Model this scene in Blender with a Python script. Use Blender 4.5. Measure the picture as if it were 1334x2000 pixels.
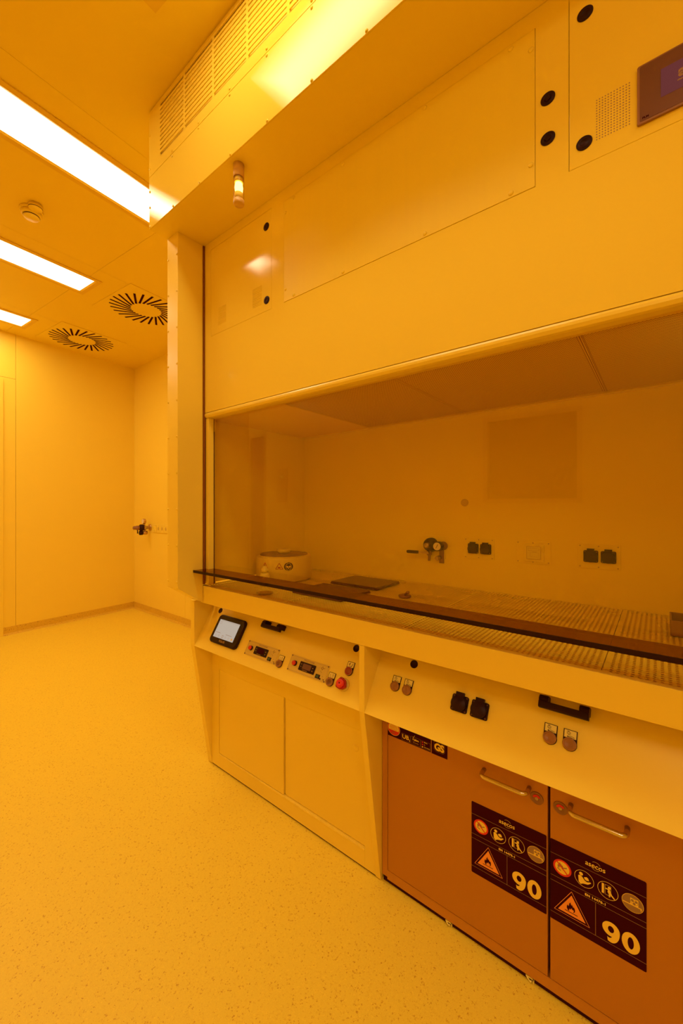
import bpy, bmesh, math, random
from mathutils import Vector
random.seed(7)
for o in list(bpy.data.objects): bpy.data.objects.remove(o, do_unlink=True)
scn = bpy.context.scene
COL = scn.collection
PI = math.pi
RAD = math.radians

# ------------------------------------------------------------------ camera, world, exposure
cam_d = bpy.data.cameras.new('camera')
cam = bpy.data.objects.new('camera', cam_d); COL.objects.link(cam)
cam_d.sensor_fit = 'AUTO'; cam_d.sensor_width = 36.0
cam_d.lens = 36.0 * 778.0 / 2000.0          # a 14 mm lens
cam_d.shift_y = -11.0 / 2000.0
cam_d.clip_start = 0.02
cam.location = (0, 0, 1.3)
cam.rotation_euler = (PI / 2, 0, RAD(38.588))
scn.camera = cam
w = bpy.data.worlds.new('world'); scn.world = w; w.use_nodes = True
w.node_tree.nodes['Background'].inputs[0].default_value = (0.02, 0.008, 0.001, 1)
w.node_tree.nodes['Background'].inputs[1].default_value = 1.0
vs = scn.view_settings
vs.view_transform = 'Standard'; vs.look = 'None'; vs.exposure = 0.0; vs.gamma = 1.0; vs.use_curve_mapping = False

scn.cycles.use_light_tree = False; scn.cycles.max_bounces = 10; scn.cycles.diffuse_bounces = 6; scn.cycles.glossy_bounces = 4; scn.cycles.transparent_max_bounces = 12   # bright white room: light is handed round many times

LAMP = (1.0, 0.735, 0.45)     # colour of the yellow-room luminaires
LAMP_S = 25.0

# ------------------------------------------------------------------ materials
MATS = {}
def pm(name, col, rough=0.4, metal=0.0, spec=0.5, var=0.03, scale=6.0, rvar=0.04, aniso=None, coat=0.0):
    m = bpy.data.materials.new(name); m.use_nodes = True
    nt = m.node_tree; b = nt.nodes['Principled BSDF']
    tc = nt.nodes.new('ShaderNodeTexCoord'); nz = nt.nodes.new('ShaderNodeTexNoise')
    nz.inputs['Scale'].default_value = scale; nz.inputs['Detail'].default_value = 1
    if aniso:
        mp = nt.nodes.new('ShaderNodeMapping'); mp.inputs['Scale'].default_value = aniso
        nt.links.new(tc.outputs['Object'], mp.inputs[0]); nt.links.new(mp.outputs[0], nz.inputs['Vector'])
    else:
        nt.links.new(tc.outputs['Object'], nz.inputs['Vector'])
    mx = nt.nodes.new('ShaderNodeMix'); mx.data_type = 'RGBA'
    mx.inputs[6].default_value = (*[c * (1 - var) for c in col], 1)
    mx.inputs[7].default_value = (*[min(1, c * (1 + var)) for c in col], 1)
    nt.links.new(nz.outputs['Fac'], mx.inputs[0]); nt.links.new(mx.outputs[2], b.inputs['Base Color'])
    mr = nt.nodes.new('ShaderNodeMapRange')
    mr.inputs[3].default_value = max(0.02, rough - rvar); mr.inputs[4].default_value = min(1, rough + rvar)
    nt.links.new(nz.outputs['Fac'], mr.inputs[0]); nt.links.new(mr.outputs[0], b.inputs['Roughness'])
    b.inputs['Metallic'].default_value = metal
    b.inputs['Specular IOR Level'].default_value = spec
    b.inputs['Coat Weight'].default_value = coat
    MATS[name] = m
    return m

def glass_mat(name, tint, rough=0.0, ior=1.5, gloss=(1, 1, 1)):
    m = bpy.data.materials.new(name); m.use_nodes = True
    nt = m.node_tree; nt.nodes.clear()
    out = nt.nodes.new('ShaderNodeOutputMaterial'); mix = nt.nodes.new('ShaderNodeMixShader')
    tr = nt.nodes.new('ShaderNodeBsdfTransparent'); gl = nt.nodes.new('ShaderNodeBsdfGlossy'); lw = nt.nodes.new('ShaderNodeLayerWeight')
    tr.inputs[0].default_value = (*tint, 1); gl.inputs['Color'].default_value = (*gloss, 1); gl.inputs['Roughness'].default_value = rough
    # Schlick reflectance, alike on both faces of the pane
    f0 = ((ior-1)/(ior+1))**2
    lw.inputs['Blend'].default_value = 0.5
    pw = nt.nodes.new('ShaderNodeMath'); pw.operation = 'POWER'; pw.inputs[1].default_value = 5
    nt.links.new(lw.outputs['Facing'], pw.inputs[0])
    mr = nt.nodes.new('ShaderNodeMapRange'); mr.inputs[3].default_value = f0; mr.inputs[4].default_value = 1.0
    nt.links.new(pw.outputs[0], mr.inputs[0])
    nt.links.new(mr.outputs[0], mix.inputs[0]); nt.links.new(tr.outputs[0], mix.inputs[1]); nt.links.new(gl.outputs[0], mix.inputs[2])
    nt.links.new(mix.outputs[0], out.inputs[0])
    MATS[name] = m
    return m

def emit_mat(name, col, strength, edge=None, swap=False):
    m = bpy.data.materials.new(name); m.use_nodes = True
    nt = m.node_tree; nt.nodes.clear()
    out = nt.nodes.new('ShaderNodeOutputMaterial'); em = nt.nodes.new('ShaderNodeEmission')
    em.inputs[0].default_value = (*col, 1); em.inputs[1].default_value = strength
    if edge is not None:      # a tube behind the diffuser: brighter along the middle
        tc = nt.nodes.new('ShaderNodeTexCoord'); sp = nt.nodes.new('ShaderNodeSeparateXYZ')
        nt.links.new(tc.outputs['Generated'], sp.inputs[0])
        def ramp(sock, lo, width):
            a = nt.nodes.new('ShaderNodeMath'); a.operation = 'SUBTRACT'; a.inputs[1].default_value = 0.5; nt.links.new(sock, a.inputs[0])
            b = nt.nodes.new('ShaderNodeMath'); b.operation = 'ABSOLUTE'; nt.links.new(a.outputs[0], b.inputs[0])
            r = nt.nodes.new('ShaderNodeMapRange'); r.interpolation_type = 'SMOOTHSTEP'
            r.inputs[1].default_value = 0.5 - width; r.inputs[2].default_value = 0.5
            r.inputs[3].default_value = strength; r.inputs[4].default_value = strength * lo
            nt.links.new(b.outputs[0], r.inputs[0]); return r.outputs[0]
        rx = ramp(sp.outputs[1 if swap else 0], edge, 0.42); ry = ramp(sp.outputs[0 if swap else 1], edge, 0.10)
        mn = nt.nodes.new('ShaderNodeMath'); mn.operation = 'MINIMUM'
        nt.links.new(rx, mn.inputs[0]); nt.links.new(ry, mn.inputs[1]); nt.links.new(mn.outputs[0], em.inputs[1])
    nt.links.new(em.outputs[0], out.inputs[0])
    m.cycles.emission_sampling = 'FRONT' if strength > 5 else 'NONE'
    MATS[name] = m
    return m

def floor_mat(name, base, fleck, fleck2, scale=1.0):
    m = bpy.data.materials.new(name); m.use_nodes = True
    nt = m.node_tree; b = nt.nodes['Principled BSDF']
    tc = nt.nodes.new('ShaderNodeTexCoord')
    def flecks(sc, thr, dens):
        nz = nt.nodes.new('ShaderNodeTexNoise'); nz.inputs['Scale'].default_value = sc * 1.7; nz.inputs['Detail'].default_value = 1
        nt.links.new(tc.outputs['Object'], nz.inputs['Vector'])
        ad = nt.nodes.new('ShaderNodeMix'); ad.data_type = 'VECTOR'; ad.inputs[0].default_value = 0.012
        nt.links.new(tc.outputs['Object'], ad.inputs[4]); nt.links.new(nz.outputs['Color'], ad.inputs[5])
        v = nt.nodes.new('ShaderNodeTexVoronoi'); v.inputs['Scale'].default_value = sc
        nt.links.new(ad.outputs[1], v.inputs['Vector'])
        lt = nt.nodes.new('ShaderNodeMath'); lt.operation = 'LESS_THAN'; lt.inputs[1].default_value = thr
        nt.links.new(v.outputs['Distance'], lt.inputs[0])
        sp = nt.nodes.new('ShaderNodeSeparateColor'); nt.links.new(v.outputs['Color'], sp.inputs[0])
        l2 = nt.nodes.new('ShaderNodeMath'); l2.operation = 'LESS_THAN'; l2.inputs[1].default_value = dens
        nt.links.new(sp.outputs[0], l2.inputs[0])
        mu = nt.nodes.new('ShaderNodeMath'); mu.operation = 'MULTIPLY'
        nt.links.new(lt.outputs[0], mu.inputs[0]); nt.links.new(l2.outputs[0], mu.inputs[1])
        return mu.outputs[0]
    cur = None
    def mixc(fac, a_sock, col):
        mx = nt.nodes.new('ShaderNodeMix'); mx.data_type = 'RGBA'
        nt.links.new(fac, mx.inputs[0])
        if isinstance(a_sock, tuple): mx.inputs[6].default_value = (*a_sock, 1)
        else: nt.links.new(a_sock, mx.inputs[6])
        mx.inputs[7].default_value = (*col, 1)
        return mx.outputs[2]
    n = nt.nodes.new('ShaderNodeTexNoise'); n.inputs['Scale'].default_value = 420 * scale; n.inputs['Detail'].default_value = 2
    nt.links.new(tc.outputs['Object'], n.inputs['Vector'])
    mx = nt.nodes.new('ShaderNodeMix'); mx.data_type = 'RGBA'
    mx.inputs[6].default_value = (*[c * .82 for c in base], 1); mx.inputs[7].default_value = (*[min(1, c * 1.14) for c in base], 1)
    nt.links.new(n.outputs['Fac'], mx.inputs[0])
    c = mx.outputs[2]
    c = mixc(flecks(170 * scale, 0.42, 0.16), c, fleck2)
    c = mixc(flecks(120 * scale, 0.40, 0.10), c, fleck)
    c = mixc(flecks(240 * scale, 0.45, 0.10), c, tuple(min(1, x * 1.15) for x in base))
    nt.links.new(c, b.inputs['Base Color'])
    b.inputs['Roughness'].default_value = 0.45; b.inputs['Specular IOR Level'].default_value = 0.25
    MATS[name] = m
    return m

WHITE = (0.93, 0.735, 0.08)
pm('wall_paint', WHITE, 0.38, var=0.012, scale=1.5)
pm('ceiling_paint', (0.90, 0.70, 0.05), 0.42, var=0.012, scale=1.5)
pm('lamp_frame_shaded', (0.82, 0.58, 0.04), 0.4, var=0.012)  # tone darkened below the ceiling paint to stand for recess shade
pm('hood_paint', WHITE, 0.085, spec=0.2, var=0.01, scale=3, rvar=0.015)
pm('brushed_paint', (0.915, 0.725, 0.05), 0.46, spec=0.35, var=0.015, scale=60, aniso=(1, 1, 0.03), rvar=0.10)
pm('bench_paint', WHITE, 0.30, var=0.012, scale=3)
pm('inner_laminate', (0.975, 0.78, 0.04), 0.35, var=0.02, scale=2)
pm('mesh_sheet', (0.93, 0.66, 0.05), 0.45, var=0.03)
pm('plenum', (0.55, 0.24, 0.05), 0.8)
pm('perforated_sheet', (0.96, 0.78, 0.06), 0.28, var=0.02)
pm('tray_steel', (0.90, 0.58, 0.05), 0.5)
pm('black_plastic', (0.028, 0.006, 0.006), 0.42, spec=0.18, var=0.1)
pm('black_gloss', (0.022, 0.004, 0.006), 0.18, spec=0.22, var=0.1)
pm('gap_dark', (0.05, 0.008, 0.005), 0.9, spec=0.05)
pm('slot_dark', (0.045, 0.003, 0.006), 0.8, spec=0.03)
pm('cabinet_grey', (0.505, 0.208, 0.012), 0.42, var=0.015, scale=2)
pm('cabinet_frame_grey', (0.56, 0.245, 0.02), 0.42, var=0.015, scale=2)
pm('chrome', (0.70, 0.62, 0.5), 0.22, metal=1.0)
pm('dull_steel', (0.50, 0.40, 0.26), 0.38, metal=1.0)
pm('grey_button', (0.36, 0.16, 0.035), 0.35, var=0.05)
pm('red_plastic', (0.75, 0.035, 0.02), 0.30, var=0.05)
pm('dark_red_plastic', (0.42, 0.012, 0.01), 0.35, var=0.05)
pm('green_plastic', (0.06, 0.12, 0.03), 0.4)
pm('tag_white', (0.90, 0.78, 0.18), 0.5, var=0.02)
pm('plate_beige', (0.72, 0.55, 0.09), 0.36, var=0.03)
pm('print_black', (0.045, 0.002, 0.006), 0.6, spec=0.04, var=0.05)
pm('print_light', (0.95, 0.72, 0.10), 0.55, var=0.02)
pm('print_line', (0.42, 0.25, 0.05), 0.55, var=0.02)
pm('print_red', (0.72, 0.02, 0.012), 0.5, var=0.03)
pm('print_orange', (0.95, 0.36, 0.06), 0.5, var=0.03)
pm('print_yellow', (0.95, 0.80, 0.30), 0.5, var=0.03)
pm('print_brown', (0.33, 0.20, 0.10), 0.55)
pm('screw_paint', (0.66, 0.46, 0.06), 0.35)
pm('brown_plate', (0.18, 0.075, 0.03), 0.4, var=0.06)
pm('coater_body', (0.86, 0.68, 0.08), 0.5, var=0.02)
pm('coater_lid', (0.30, 0.17, 0.08), 0.4, var=0.04)
pm('milky_plastic', (0.88, 0.74, 0.1), 0.4, var=0.02)
pm('gauge_face', (0.85, 0.76, 0.5), 0.4)
pm('brass', (0.62, 0.42, 0.18), 0.35, metal=1.0)
pm('signal_body', (0.72, 0.46, 0.13), 0.35)
pm('groove_brown', (0.26, 0.09, 0.01), 0.7, spec=0.1)
pm('bezel_brown', (0.16, 0.060, 0.03), 0.35, var=0.05)
pm('bezel_edge', (0.30, 0.14, 0.06), 0.4)
pm('door_leaf', (0.68, 0.48, 0.06), 0.4)
pm('window_dark', (0.10, 0.06, 0.03), 0.08)
pm('skirting_shadow', (0.5, 0.42, 0.2), 0.5)
floor_mat('floor_vinyl', (0.895, 0.69, 0.05), (0.62, 0.35, 0.02), (0.76, 0.52, 0.035), 1.5)
floor_mat('skirting_vinyl', (0.74, 0.50, 0.04), (0.40, 0.20, 0.02), (0.58, 0.36, 0.03), 1.0)
glass_mat('sash_glass', (1.0, 0.965, 0.80))
glass_mat('smoke_glass', (0.50, 0.30, 0.12), rough=0.08, ior=1.55, gloss=(.85, .7, .5))
glass_mat('signal_lens', (0.95, 0.86, 0.55), rough=0.15, ior=1.4)
glass_mat('clear_plastic', (0.80, 0.70, 0.45), rough=0.08)
emit_mat('lamp_panel', LAMP, LAMP_S, edge=0.16)
emit_mat('lamp_panel_x', LAMP, LAMP_S*0.68, edge=0.16, swap=True)
emit_mat('signal_glow', (1.0, 0.55, 0.16), 7.0)
emit_mat('screen_white', (1.0, 0.82, 0.64), 0.50)
emit_mat('screen_violet', (0.19, 0.045, 0.042), 0.75)
emit_mat('green_lamp', (0.9, 0.75, 0.05), 1.2)

# ------------------------------------------------------------------ mesh builder
class MB:
    def __init__(s): s.v = []; s.f = []; s.sm = []
    def add(s, vs, fs, smooth=False):
        n = len(s.v); s.v += [tuple(p) for p in vs]
        s.f += [tuple(i + n for i in f) for f in fs]; s.sm += [smooth] * len(fs); return s
    def box(s, a, b):
        x0, y0, z0 = a; x1, y1, z1 = b
        return s.add([(x0,y0,z0),(x1,y0,z0),(x1,y1,z0),(x0,y1,z0),(x0,y0,z1),(x1,y0,z1),(x1,y1,z1),(x0,y1,z1)],
              [(3,2,1,0),(4,5,6,7),(0,1,5,4),(1,2,6,5),(2,3,7,6),(3,0,4,7)])
    def prism(s, pts, lo, hi, axis='z', smooth=False):
        """extrude a 2-D polygon: axis z -> pts (x,y); axis x -> pts (y,z); axis y -> pts (x,z)"""
        def m(p, h):
            return {'z': (p[0], p[1], h), 'x': (h, p[0], p[1]), 'y': (p[0], h, p[1])}[axis]
        n = len(pts); vs = [m(p, lo) for p in pts] + [m(p, hi) for p in pts]
        s.add(vs, [tuple(range(n))[::-1], tuple(range(n, 2 * n))])
        k = len(s.v) - 2 * n
        for i in range(n):
            j = (i + 1) % n
            s.f.append((k + i, k + j, k + n + j, k + n + i)); s.sm.append(smooth)
        return s
    def cyl(s, c, r, h, axis='z', seg=24, r2=None, cap=True):
        r2 = r if r2 is None else r2
        def m(x, y, z):
            return {'z': (c[0]+x, c[1]+y, c[2]+z), 'x': (c[0]+z, c[1]+x, c[2]+y), 'y': (c[0]+y, c[1]+z, c[2]+x)}[axis]
        vs = [m(r*math.cos(2*PI*i/seg), r*math.sin(2*PI*i/seg), 0) for i in range(seg)] + \
             [m(r2*math.cos(2*PI*i/seg), r2*math.sin(2*PI*i/seg), h) for i in range(seg)]
        k = len(s.v)
        s.add(vs, [(i, (i+1) % seg, seg+(i+1) % seg, seg+i) for i in range(seg)], True)
        if cap:
            s.f += [tuple(k+i for i in range(seg))[::-1], tuple(k+seg+i for i in range(seg))]; s.sm += [False, False]
        return s
    def lathe(s, prof, c=(0,0,0), seg=24, axis='z'):
        def m(x, y, z):
            return {'z': (c[0]+x, c[1]+y, c[2]+z), 'x': (c[0]+z, c[1]+x, c[2]+y), 'y': (c[0]+y, c[1]+z, c[2]+x)}[axis]
        vs = []
        for r, z in prof:
            for i in range(seg): vs.append(m(r*math.cos(2*PI*i/seg), r*math.sin(2*PI*i/seg), z))
        fs = []
        for k in range(len(prof)-1):
            for i in range(seg):
                j = (i+1) % seg; fs.append((k*seg+i, k*seg+j, (k+1)*seg+j, (k+1)*seg+i))
        s.add(vs, fs, True)
        n = len(s.v) - len(vs)
        if prof[0][0] > 1e-5: s.f.append(tuple(n+i for i in range(seg))[::-1]); s.sm.append(False)
        if prof[-1][0] > 1e-5: s.f.append(tuple(n+(len(prof)-1)*seg+i for i in range(seg))); s.sm.append(False)
        return s
    def tube(s, pts, r, seg=12):
        pts = [Vector(p) for p in pts]; rings = []; n0 = len(s.v); up = None
        for i, p in enumerate(pts):
            d = (pts[min(i+1, len(pts)-1)] - pts[max(i-1, 0)]).normalized()
            if up is None: up = Vector((0,0,1)) if abs(d.z) < .9 else Vector((1,0,0))
            a = d.cross(up).normalized(); b = a.cross(d).normalized(); up = b
            for k in range(seg):
                t = 2*PI*k/seg; s.v.append(tuple(p + a*r*math.cos(t) + b*r*math.sin(t)))
        for i in range(len(pts)-1):
            for k in range(seg):
                j = (k+1) % seg
                s.f.append((n0+i*seg+k, n0+i*seg+j, n0+(i+1)*seg+j, n0+(i+1)*seg+k)); s.sm.append(True)
        s.f.append(tuple(n0+k for k in range(seg))[::-1]); s.f.append(tuple(n0+(len(pts)-1)*seg+k for k in range(seg))); s.sm += [False, False]
        return s
    def poly(s, pts, z=0.0):
        return s.add([(p[0], p[1], z) for p in pts], [tuple(range(len(pts)))])
    def disc(s, c, r, z=0.0, seg=28): return s.poly([(c[0]+r*math.cos(2*PI*i/seg), c[1]+r*math.sin(2*PI*i/seg)) for i in range(seg)], z)
    def ring(s, c, r0, r1, z=0.0, seg=36, a0=0, a1=2*PI):
        full = abs(a1-a0-2*PI) < 1e-6; n = seg if full else seg+1
        vs = []
        for i in range(n):
            t = a0+(a1-a0)*i/seg
            vs += [(c[0]+r0*math.cos(t), c[1]+r0*math.sin(t), z), (c[0]+r1*math.cos(t), c[1]+r1*math.sin(t), z)]
        fs = []
        for i in range(seg):
            j = (i+1) % n; fs.append((2*i, 2*i+1, 2*j+1, 2*j))
        return s.add(vs, fs)
    def line(s, p, q, wd, z=0.0):
        dx, dy = q[0]-p[0], q[1]-p[1]; l = math.hypot(dx, dy) or 1; nx, ny = -dy/l*wd/2, dx/l*wd/2
        return s.poly([(p[0]-nx,p[1]-ny),(q[0]-nx,q[1]-ny),(q[0]+nx,q[1]+ny),(p[0]+nx,p[1]+ny)], z)
    def outline(s, pts, wd, z=0.0, close=True):
        n = len(pts)
        for i in range(n if close else n-1): s.line(pts[i], pts[(i+1) % n], wd, z)
        return s
    def plate(s, x0, x1, z0, z1, y0, y1, holes):
        """upright sheet facing -y with rectangular openings"""
        xs = sorted({x0, x1, *[v for h in holes for v in h[:2] if x0 < v < x1]}); zs = sorted({z0, z1, *[v for h in holes for v in h[2:] if z0 < v < z1]})
        for i in range(len(xs)-1):
            run = None
            for k in range(len(zs)-1):
                cx, cz = (xs[i]+xs[i+1])/2, (zs[k]+zs[k+1])/2
                if any(h[0] < cx < h[1] and h[2] < cz < h[3] for h in holes):
                    if run is not None: s.box((xs[i], y0, run), (xs[i+1], y1, zs[k])); run = None
                elif run is None: run = zs[k]
            if run is not None: s.box((xs[i], y0, run), (xs[i+1], y1, zs[-1]))
        return s
    def mesh(s, name, off=(0,0,0)):
        me = bpy.data.meshes.new(name)
        me.from_pydata([(p[0]-off[0], p[1]-off[1], p[2]-off[2]) for p in s.v], [], s.f); me.update()
        me.polygons.foreach_set('use_smooth', s.sm)
        return me

def rrect(w, h, r, seg=5, cx=0, cy=0):
    pts = []
    for sx, sy, a in ((1,1,0),(-1,1,90),(-1,-1,180),(1,-1,270)):
        for i in range(seg+1):
            t = RAD(a+90*i/seg); pts.append((cx+sx*(w/2-r)+r*math.cos(t), cy+sy*(h/2-r)+r*math.sin(t)))
    return pts

ORG = {}
# The hood was drawn on a plan grid; these factors turn grid units into metres (x, y) and DX slides one assembly along the wall.
SX, SY, OX = 1.0350, 1.0615, -0.0964
DX = 0.0; GRID = False
def M(p): return Vector((SX*p[0]+OX+DX, SY*p[1], p[2])) if GRID else Vector(p)
def thing(name, label, cat, loc, group=None):
    o = bpy.data.objects.new(name, None); COL.objects.link(o); o.empty_display_size = 0.05
    o.location = M(loc); o['label'] = label; o['category'] = cat
    if group: o['group'] = group
    ORG[o] = M(loc); return o
def part(name, mb, mat, parent, at=None, rot=None, bevel=0, label=None, kind=None):
    """at None: mesh given in the parent's mesh frame (world for things); at given: local mesh placed there"""
    org = ORG.get(parent)
    if isinstance(mb, MB):
        if at is None and org is not None:
            if GRID: mb.v = [tuple(M(p)) for p in mb.v]
            me = mb.mesh(name, org)
        else: me = mb.mesh(name)
    else: me = mb
    if not me.materials: me.materials.append(MATS[mat])
    o = bpy.data.objects.new(name, me); COL.objects.link(o); o.parent = parent
    if at is not None:
        o.location = (M(at) - org) if org is not None else Vector(at)
        if GRID and org is not None: o.scale = (SX, 1, 1) if rot else (SX, SY, 1)
        ORG[o] = None
    else: ORG[o] = org
    if rot: o.rotation_euler = rot
    if bevel:
        b = o.modifiers.new('bevel', 'BEVEL'); b.width = bevel; b.segments = 2; b.limit_method = 'ANGLE'; b.angle_limit = RAD(40)
    if label: o['label'] = label
    if kind: o['kind'] = kind
    return o
def single(name, mb, mat, label, cat, base, group=None, bevel=0):
    me = mb.mesh(name, base); me.materials.append(MATS[mat])
    o = bpy.data.objects.new(name, me); COL.objects.link(o); o.location = base
    o['label'] = label; o['category'] = cat
    if group: o['group'] = group
    if bevel:
        b = o.modifiers.new('bevel', 'BEVEL'); b.width = bevel; b.segments = 2; b.limit_method = 'ANGLE'
    ORG[o] = Vector(base); return o
def struct(name, mb, mat, label=None, cat=None):
    me = mb.mesh(name); me.materials.append(MATS[mat])
    o = bpy.data.objects.new(name, me); COL.objects.link(o); o['kind'] = 'structure'
    if label: o['label'] = label
    if cat: o['category'] = cat
    ORG[o] = Vector((0,0,0)); return o
def text_mesh(txt, size, bold=0.0, shear=0.0, align='CENTER', sx=1.0, spacing=1.0):
    cu = bpy.data.curves.new('lettering', 'FONT'); cu.body = txt; cu.size = size; cu.align_x = align; cu.align_y = 'CENTER'
    cu.offset = bold; cu.shear = shear; cu.space_character = spacing; cu.resolution_u = 4
    o = bpy.data.objects.new('tmp', cu); COL.objects.link(o)
    dg = bpy.context.evaluated_depsgraph_get(); dg.update()
    me = bpy.data.meshes.new_from_object(o.evaluated_get(dg))
    bpy.data.objects.remove(o); bpy.data.curves.remove(cu)
    me.materials.clear()
    if sx != 1.0:
        for v in me.vertices: v.co.x *= sx
    me.name = 'lettering'
    return me
def shape_copy(me, name, mat):
    m = me.copy(); m.name = name; m.materials.clear(); m.materials.append(MATS[mat]); return m

UP = (PI/2, 0, 0)            # local x right, y up, z towards the room on an upright front
TILT = (math.atan2(.866, .5*1.0615), 0, 0)       # the same on the tilted control panels

# ------------------------------------------------------------------ the room
ZC = 3.06; YW = 2.336; YF = -1.655; XR_ROOM = 3.4
CRN = Vector((-5.267, YW, 0)); RZ = RAD(5.14)        # far corner; the far wall and the ceiling grid stand 5 degrees askew to the hood
ry, rx_ = Vector((-math.sin(RZ), math.cos(RZ), 0)), Vector((math.cos(RZ), math.sin(RZ), 0))
def on_grid(x, y): return (SX*x-.0954*y, SY*y)        # plan grid to room metres
XA = CRN.x+(YW-YF)*math.tan(RZ)                       # far wall meets the camera side wall here
fl = struct('floor', MB().prism([(CRN.x-.15, YW+.1), (XA-.15, YF-.12), (XR_ROOM+.12, YF-.12), (XR_ROOM+.12, YW+.1)], -.08, 0), 'floor_vinyl', 'speckled vinyl floor covering of the clean room', 'floor')
ceil = struct('ceiling', MB().prism([(CRN.x-.15, YW+.1), (XA-.15, YF-.12), (XR_ROOM+.12, YF-.12), (XR_ROOM+.12, YW+.1)], ZC+.012, ZC+.1), 'ceiling_paint', 'flush white metal panel ceiling with recessed luminaires', 'ceiling')
room_poly = [(CRN.x, YW), (XA, YF), (XR_ROOM, YF), (XR_ROOM, YW)]
def clip(poly, clipper):
    out = poly
    n = len(clipper)
    for i in range(n):
        ax, ay = clipper[i]; bx, by = clipper[(i+1) % n]; inp, out = out, []
        side = lambda p: (bx-ax)*(p[1]-ay)-(by-ay)*(p[0]-ax)
        for k in range(len(inp)):
            p, q = inp[k], inp[(k+1) % len(inp)]; sp_, sq = side(p), side(q)
            if sp_ >= 0: out.append(p)
            if (sp_ > 0 > sq) or (sp_ < 0 < sq):
                t = sp_/(sp_-sq); out.append((p[0]+(q[0]-p[0])*t, p[1]+(q[1]-p[1])*t))
        if not out: return []
    return out
gx = [-5.6, -4.225, -3.05, -1.875, -.70, .475, 1.65, 2.825, 4.0]; gy = [-2.4, -.60, 1.225, 2.9]; L0_ = Vector((*on_grid(-1.875, 1.225), 0))
for i in range(len(gx)-1):
    for j in range(len(gy)-1):
        q = []
        for a_, b_ in ((gx[i]+.0008, gy[j]+.0008), (gx[i+1]-.0008, gy[j]+.0008), (gx[i+1]-.0008, gy[j+1]-.0008), (gx[i]+.0008, gy[j+1]-.0008)):
            p = L0_+rx_*(a_+1.875)*1.031+ry*(b_-1.225)*1.066; q.append((p.x, p.y))
        q = clip(q, room_poly)
        if len(q) > 2: part('ceiling_panel', MB().prism(q, ZC, ZC+.012), 'ceiling_paint', ceil)
# far wall: local y runs along it from the corner, local x out of the room is negative
wl_m = MB().box((-.12, -1.336, 0), (-.012, .10, ZC)).box((-.12, -4.15, 0), (-.012, -2.60, ZC)).box((-.12, -2.60, 2.56), (-.012, -1.336, ZC))
wl = struct('wall_left', wl_m, 'wall_paint', 'pale flush panel wall at the far end of the room', 'wall')
wl.location = CRN; wl.rotation_euler = (0, 0, RZ)
for (a, b, z0, z1) in ((-1.2305, 0, 0, ZC), (-1.336, -1.2335, 0, 2.600), (-2.70, -1.2335, 2.603, ZC), (-4.0, -2.703, 0, ZC), (-2.70, -2.60, 0, 2.6), (-2.60, -1.336, 2.56, 2.6)):
    part('wall_panel', MB().box((-.012, a, z0), (0, b, z1)), 'wall_paint', wl)
d1 = struct('door_1', MB().box((-.075, -2.55, .005), (-.035, -1.39, 2.53)), 'door_leaf', 'door leaf recessed in the far wall at the left edge', 'door')
d1.location = CRN; d1.rotation_euler = (0, 0, RZ)
part('door_frame', MB().box((-.10, -1.39, 0), (.012, -1.336, 2.575)).box((-.10, -2.60, 0), (.012, -2.55, 2.575)).box((-.10, -2.55, 2.53), (.012, -1.39, 2.575)), 'wall_paint', d1, bevel=.002)
part('door_handle', MB().tube([(-.03, -2.48, 1.05), (.02, -2.48, 1.05), (.02, -2.35, 1.05)], .009), 'chrome', d1)
# back wall (y = YW)
wb = struct('wall_back', MB().box((CRN.x-.1, YW+.012, 0), (XR_ROOM+.1, YW+.12, ZC)), 'wall_paint', 'pale flush panel wall behind the fume hood', 'wall')
for a, b in ((CRN.x, -4.05), (-4.047, -2.85), (-2.847, -1.65), (-1.647, -.45), (-.447, .75), (.753, 1.95), (1.953, XR_ROOM)):
    part('wall_panel', MB().box((a, YW, 0), (b, YW+.012, ZC)), 'wall_paint', wb)
wr = struct('wall_right', MB().box((XR_ROOM+.012, YF-.1, 0), (XR_ROOM+.12, YW+.1, ZC)), 'wall_paint', 'pale flush panel wall closing the room on the right', 'wall')
for a, b in ((YF, -.4), (-.397, .9), (.903, YW)):
    part('wall_panel', MB().box((XR_ROOM, a, 0), (XR_ROOM+.012, b, ZC)), 'wall_paint', wr)
# wall behind the camera, mirrored in the sash glass
WX0, WX1, WZ0, WZ1 = -1.333, -.504, 1.33, 2.15
D0, D1 = XA+.02, XA+.40
wf = struct('wall_front', MB().plate(XA-.15, XR_ROOM+.1, 0, ZC, YF-.12, YF-.012, [(WX0, WX1, WZ0, WZ1), (D0, D1, 0, 2.37)]), 'wall_paint', 'pale flush panel wall behind the camera', 'wall')
fxs = [XA, -4.3, -3.4, -2.25, -1.34, .475, 1.65, 2.825, XR_ROOM]
for i in range(len(fxs)-1):
    part('wall_panel', MB().plate(fxs[i]+.0015, fxs[i+1]-.0015, 0, ZC, YF-.012, YF, [(WX0, WX1, WZ0, WZ1), (D0, D1, 0, 2.37)]), 'wall_paint', wf)
w1 = struct('window_1', MB().box((WX0+.04, YF-.06, WZ0+.04), (WX1-.04, YF-.05, WZ1-.04)), 'window_dark', 'dark square window in the wall behind the camera', 'window')
part('window_frame', MB().plate(WX0, WX1, WZ0, WZ1, YF-.08, YF+.006, [(WX0+.04, WX1-.04, WZ0+.04, WZ1-.04)]), 'door_leaf', w1)
d2 = struct('door_2', MB().box((D0+.04, YF-.07, .005), (D1-.04, YF-.03, 2.33)), 'bezel_edge', 'brown cupboard door in the wall behind the camera', 'door')
part('door_frame', MB().plate(D0, D1, 0, 2.37, YF-.10, YF+.01, [(D0+.04, D1-.04, 0, 2.33)]), 'door_leaf', d2)
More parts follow.
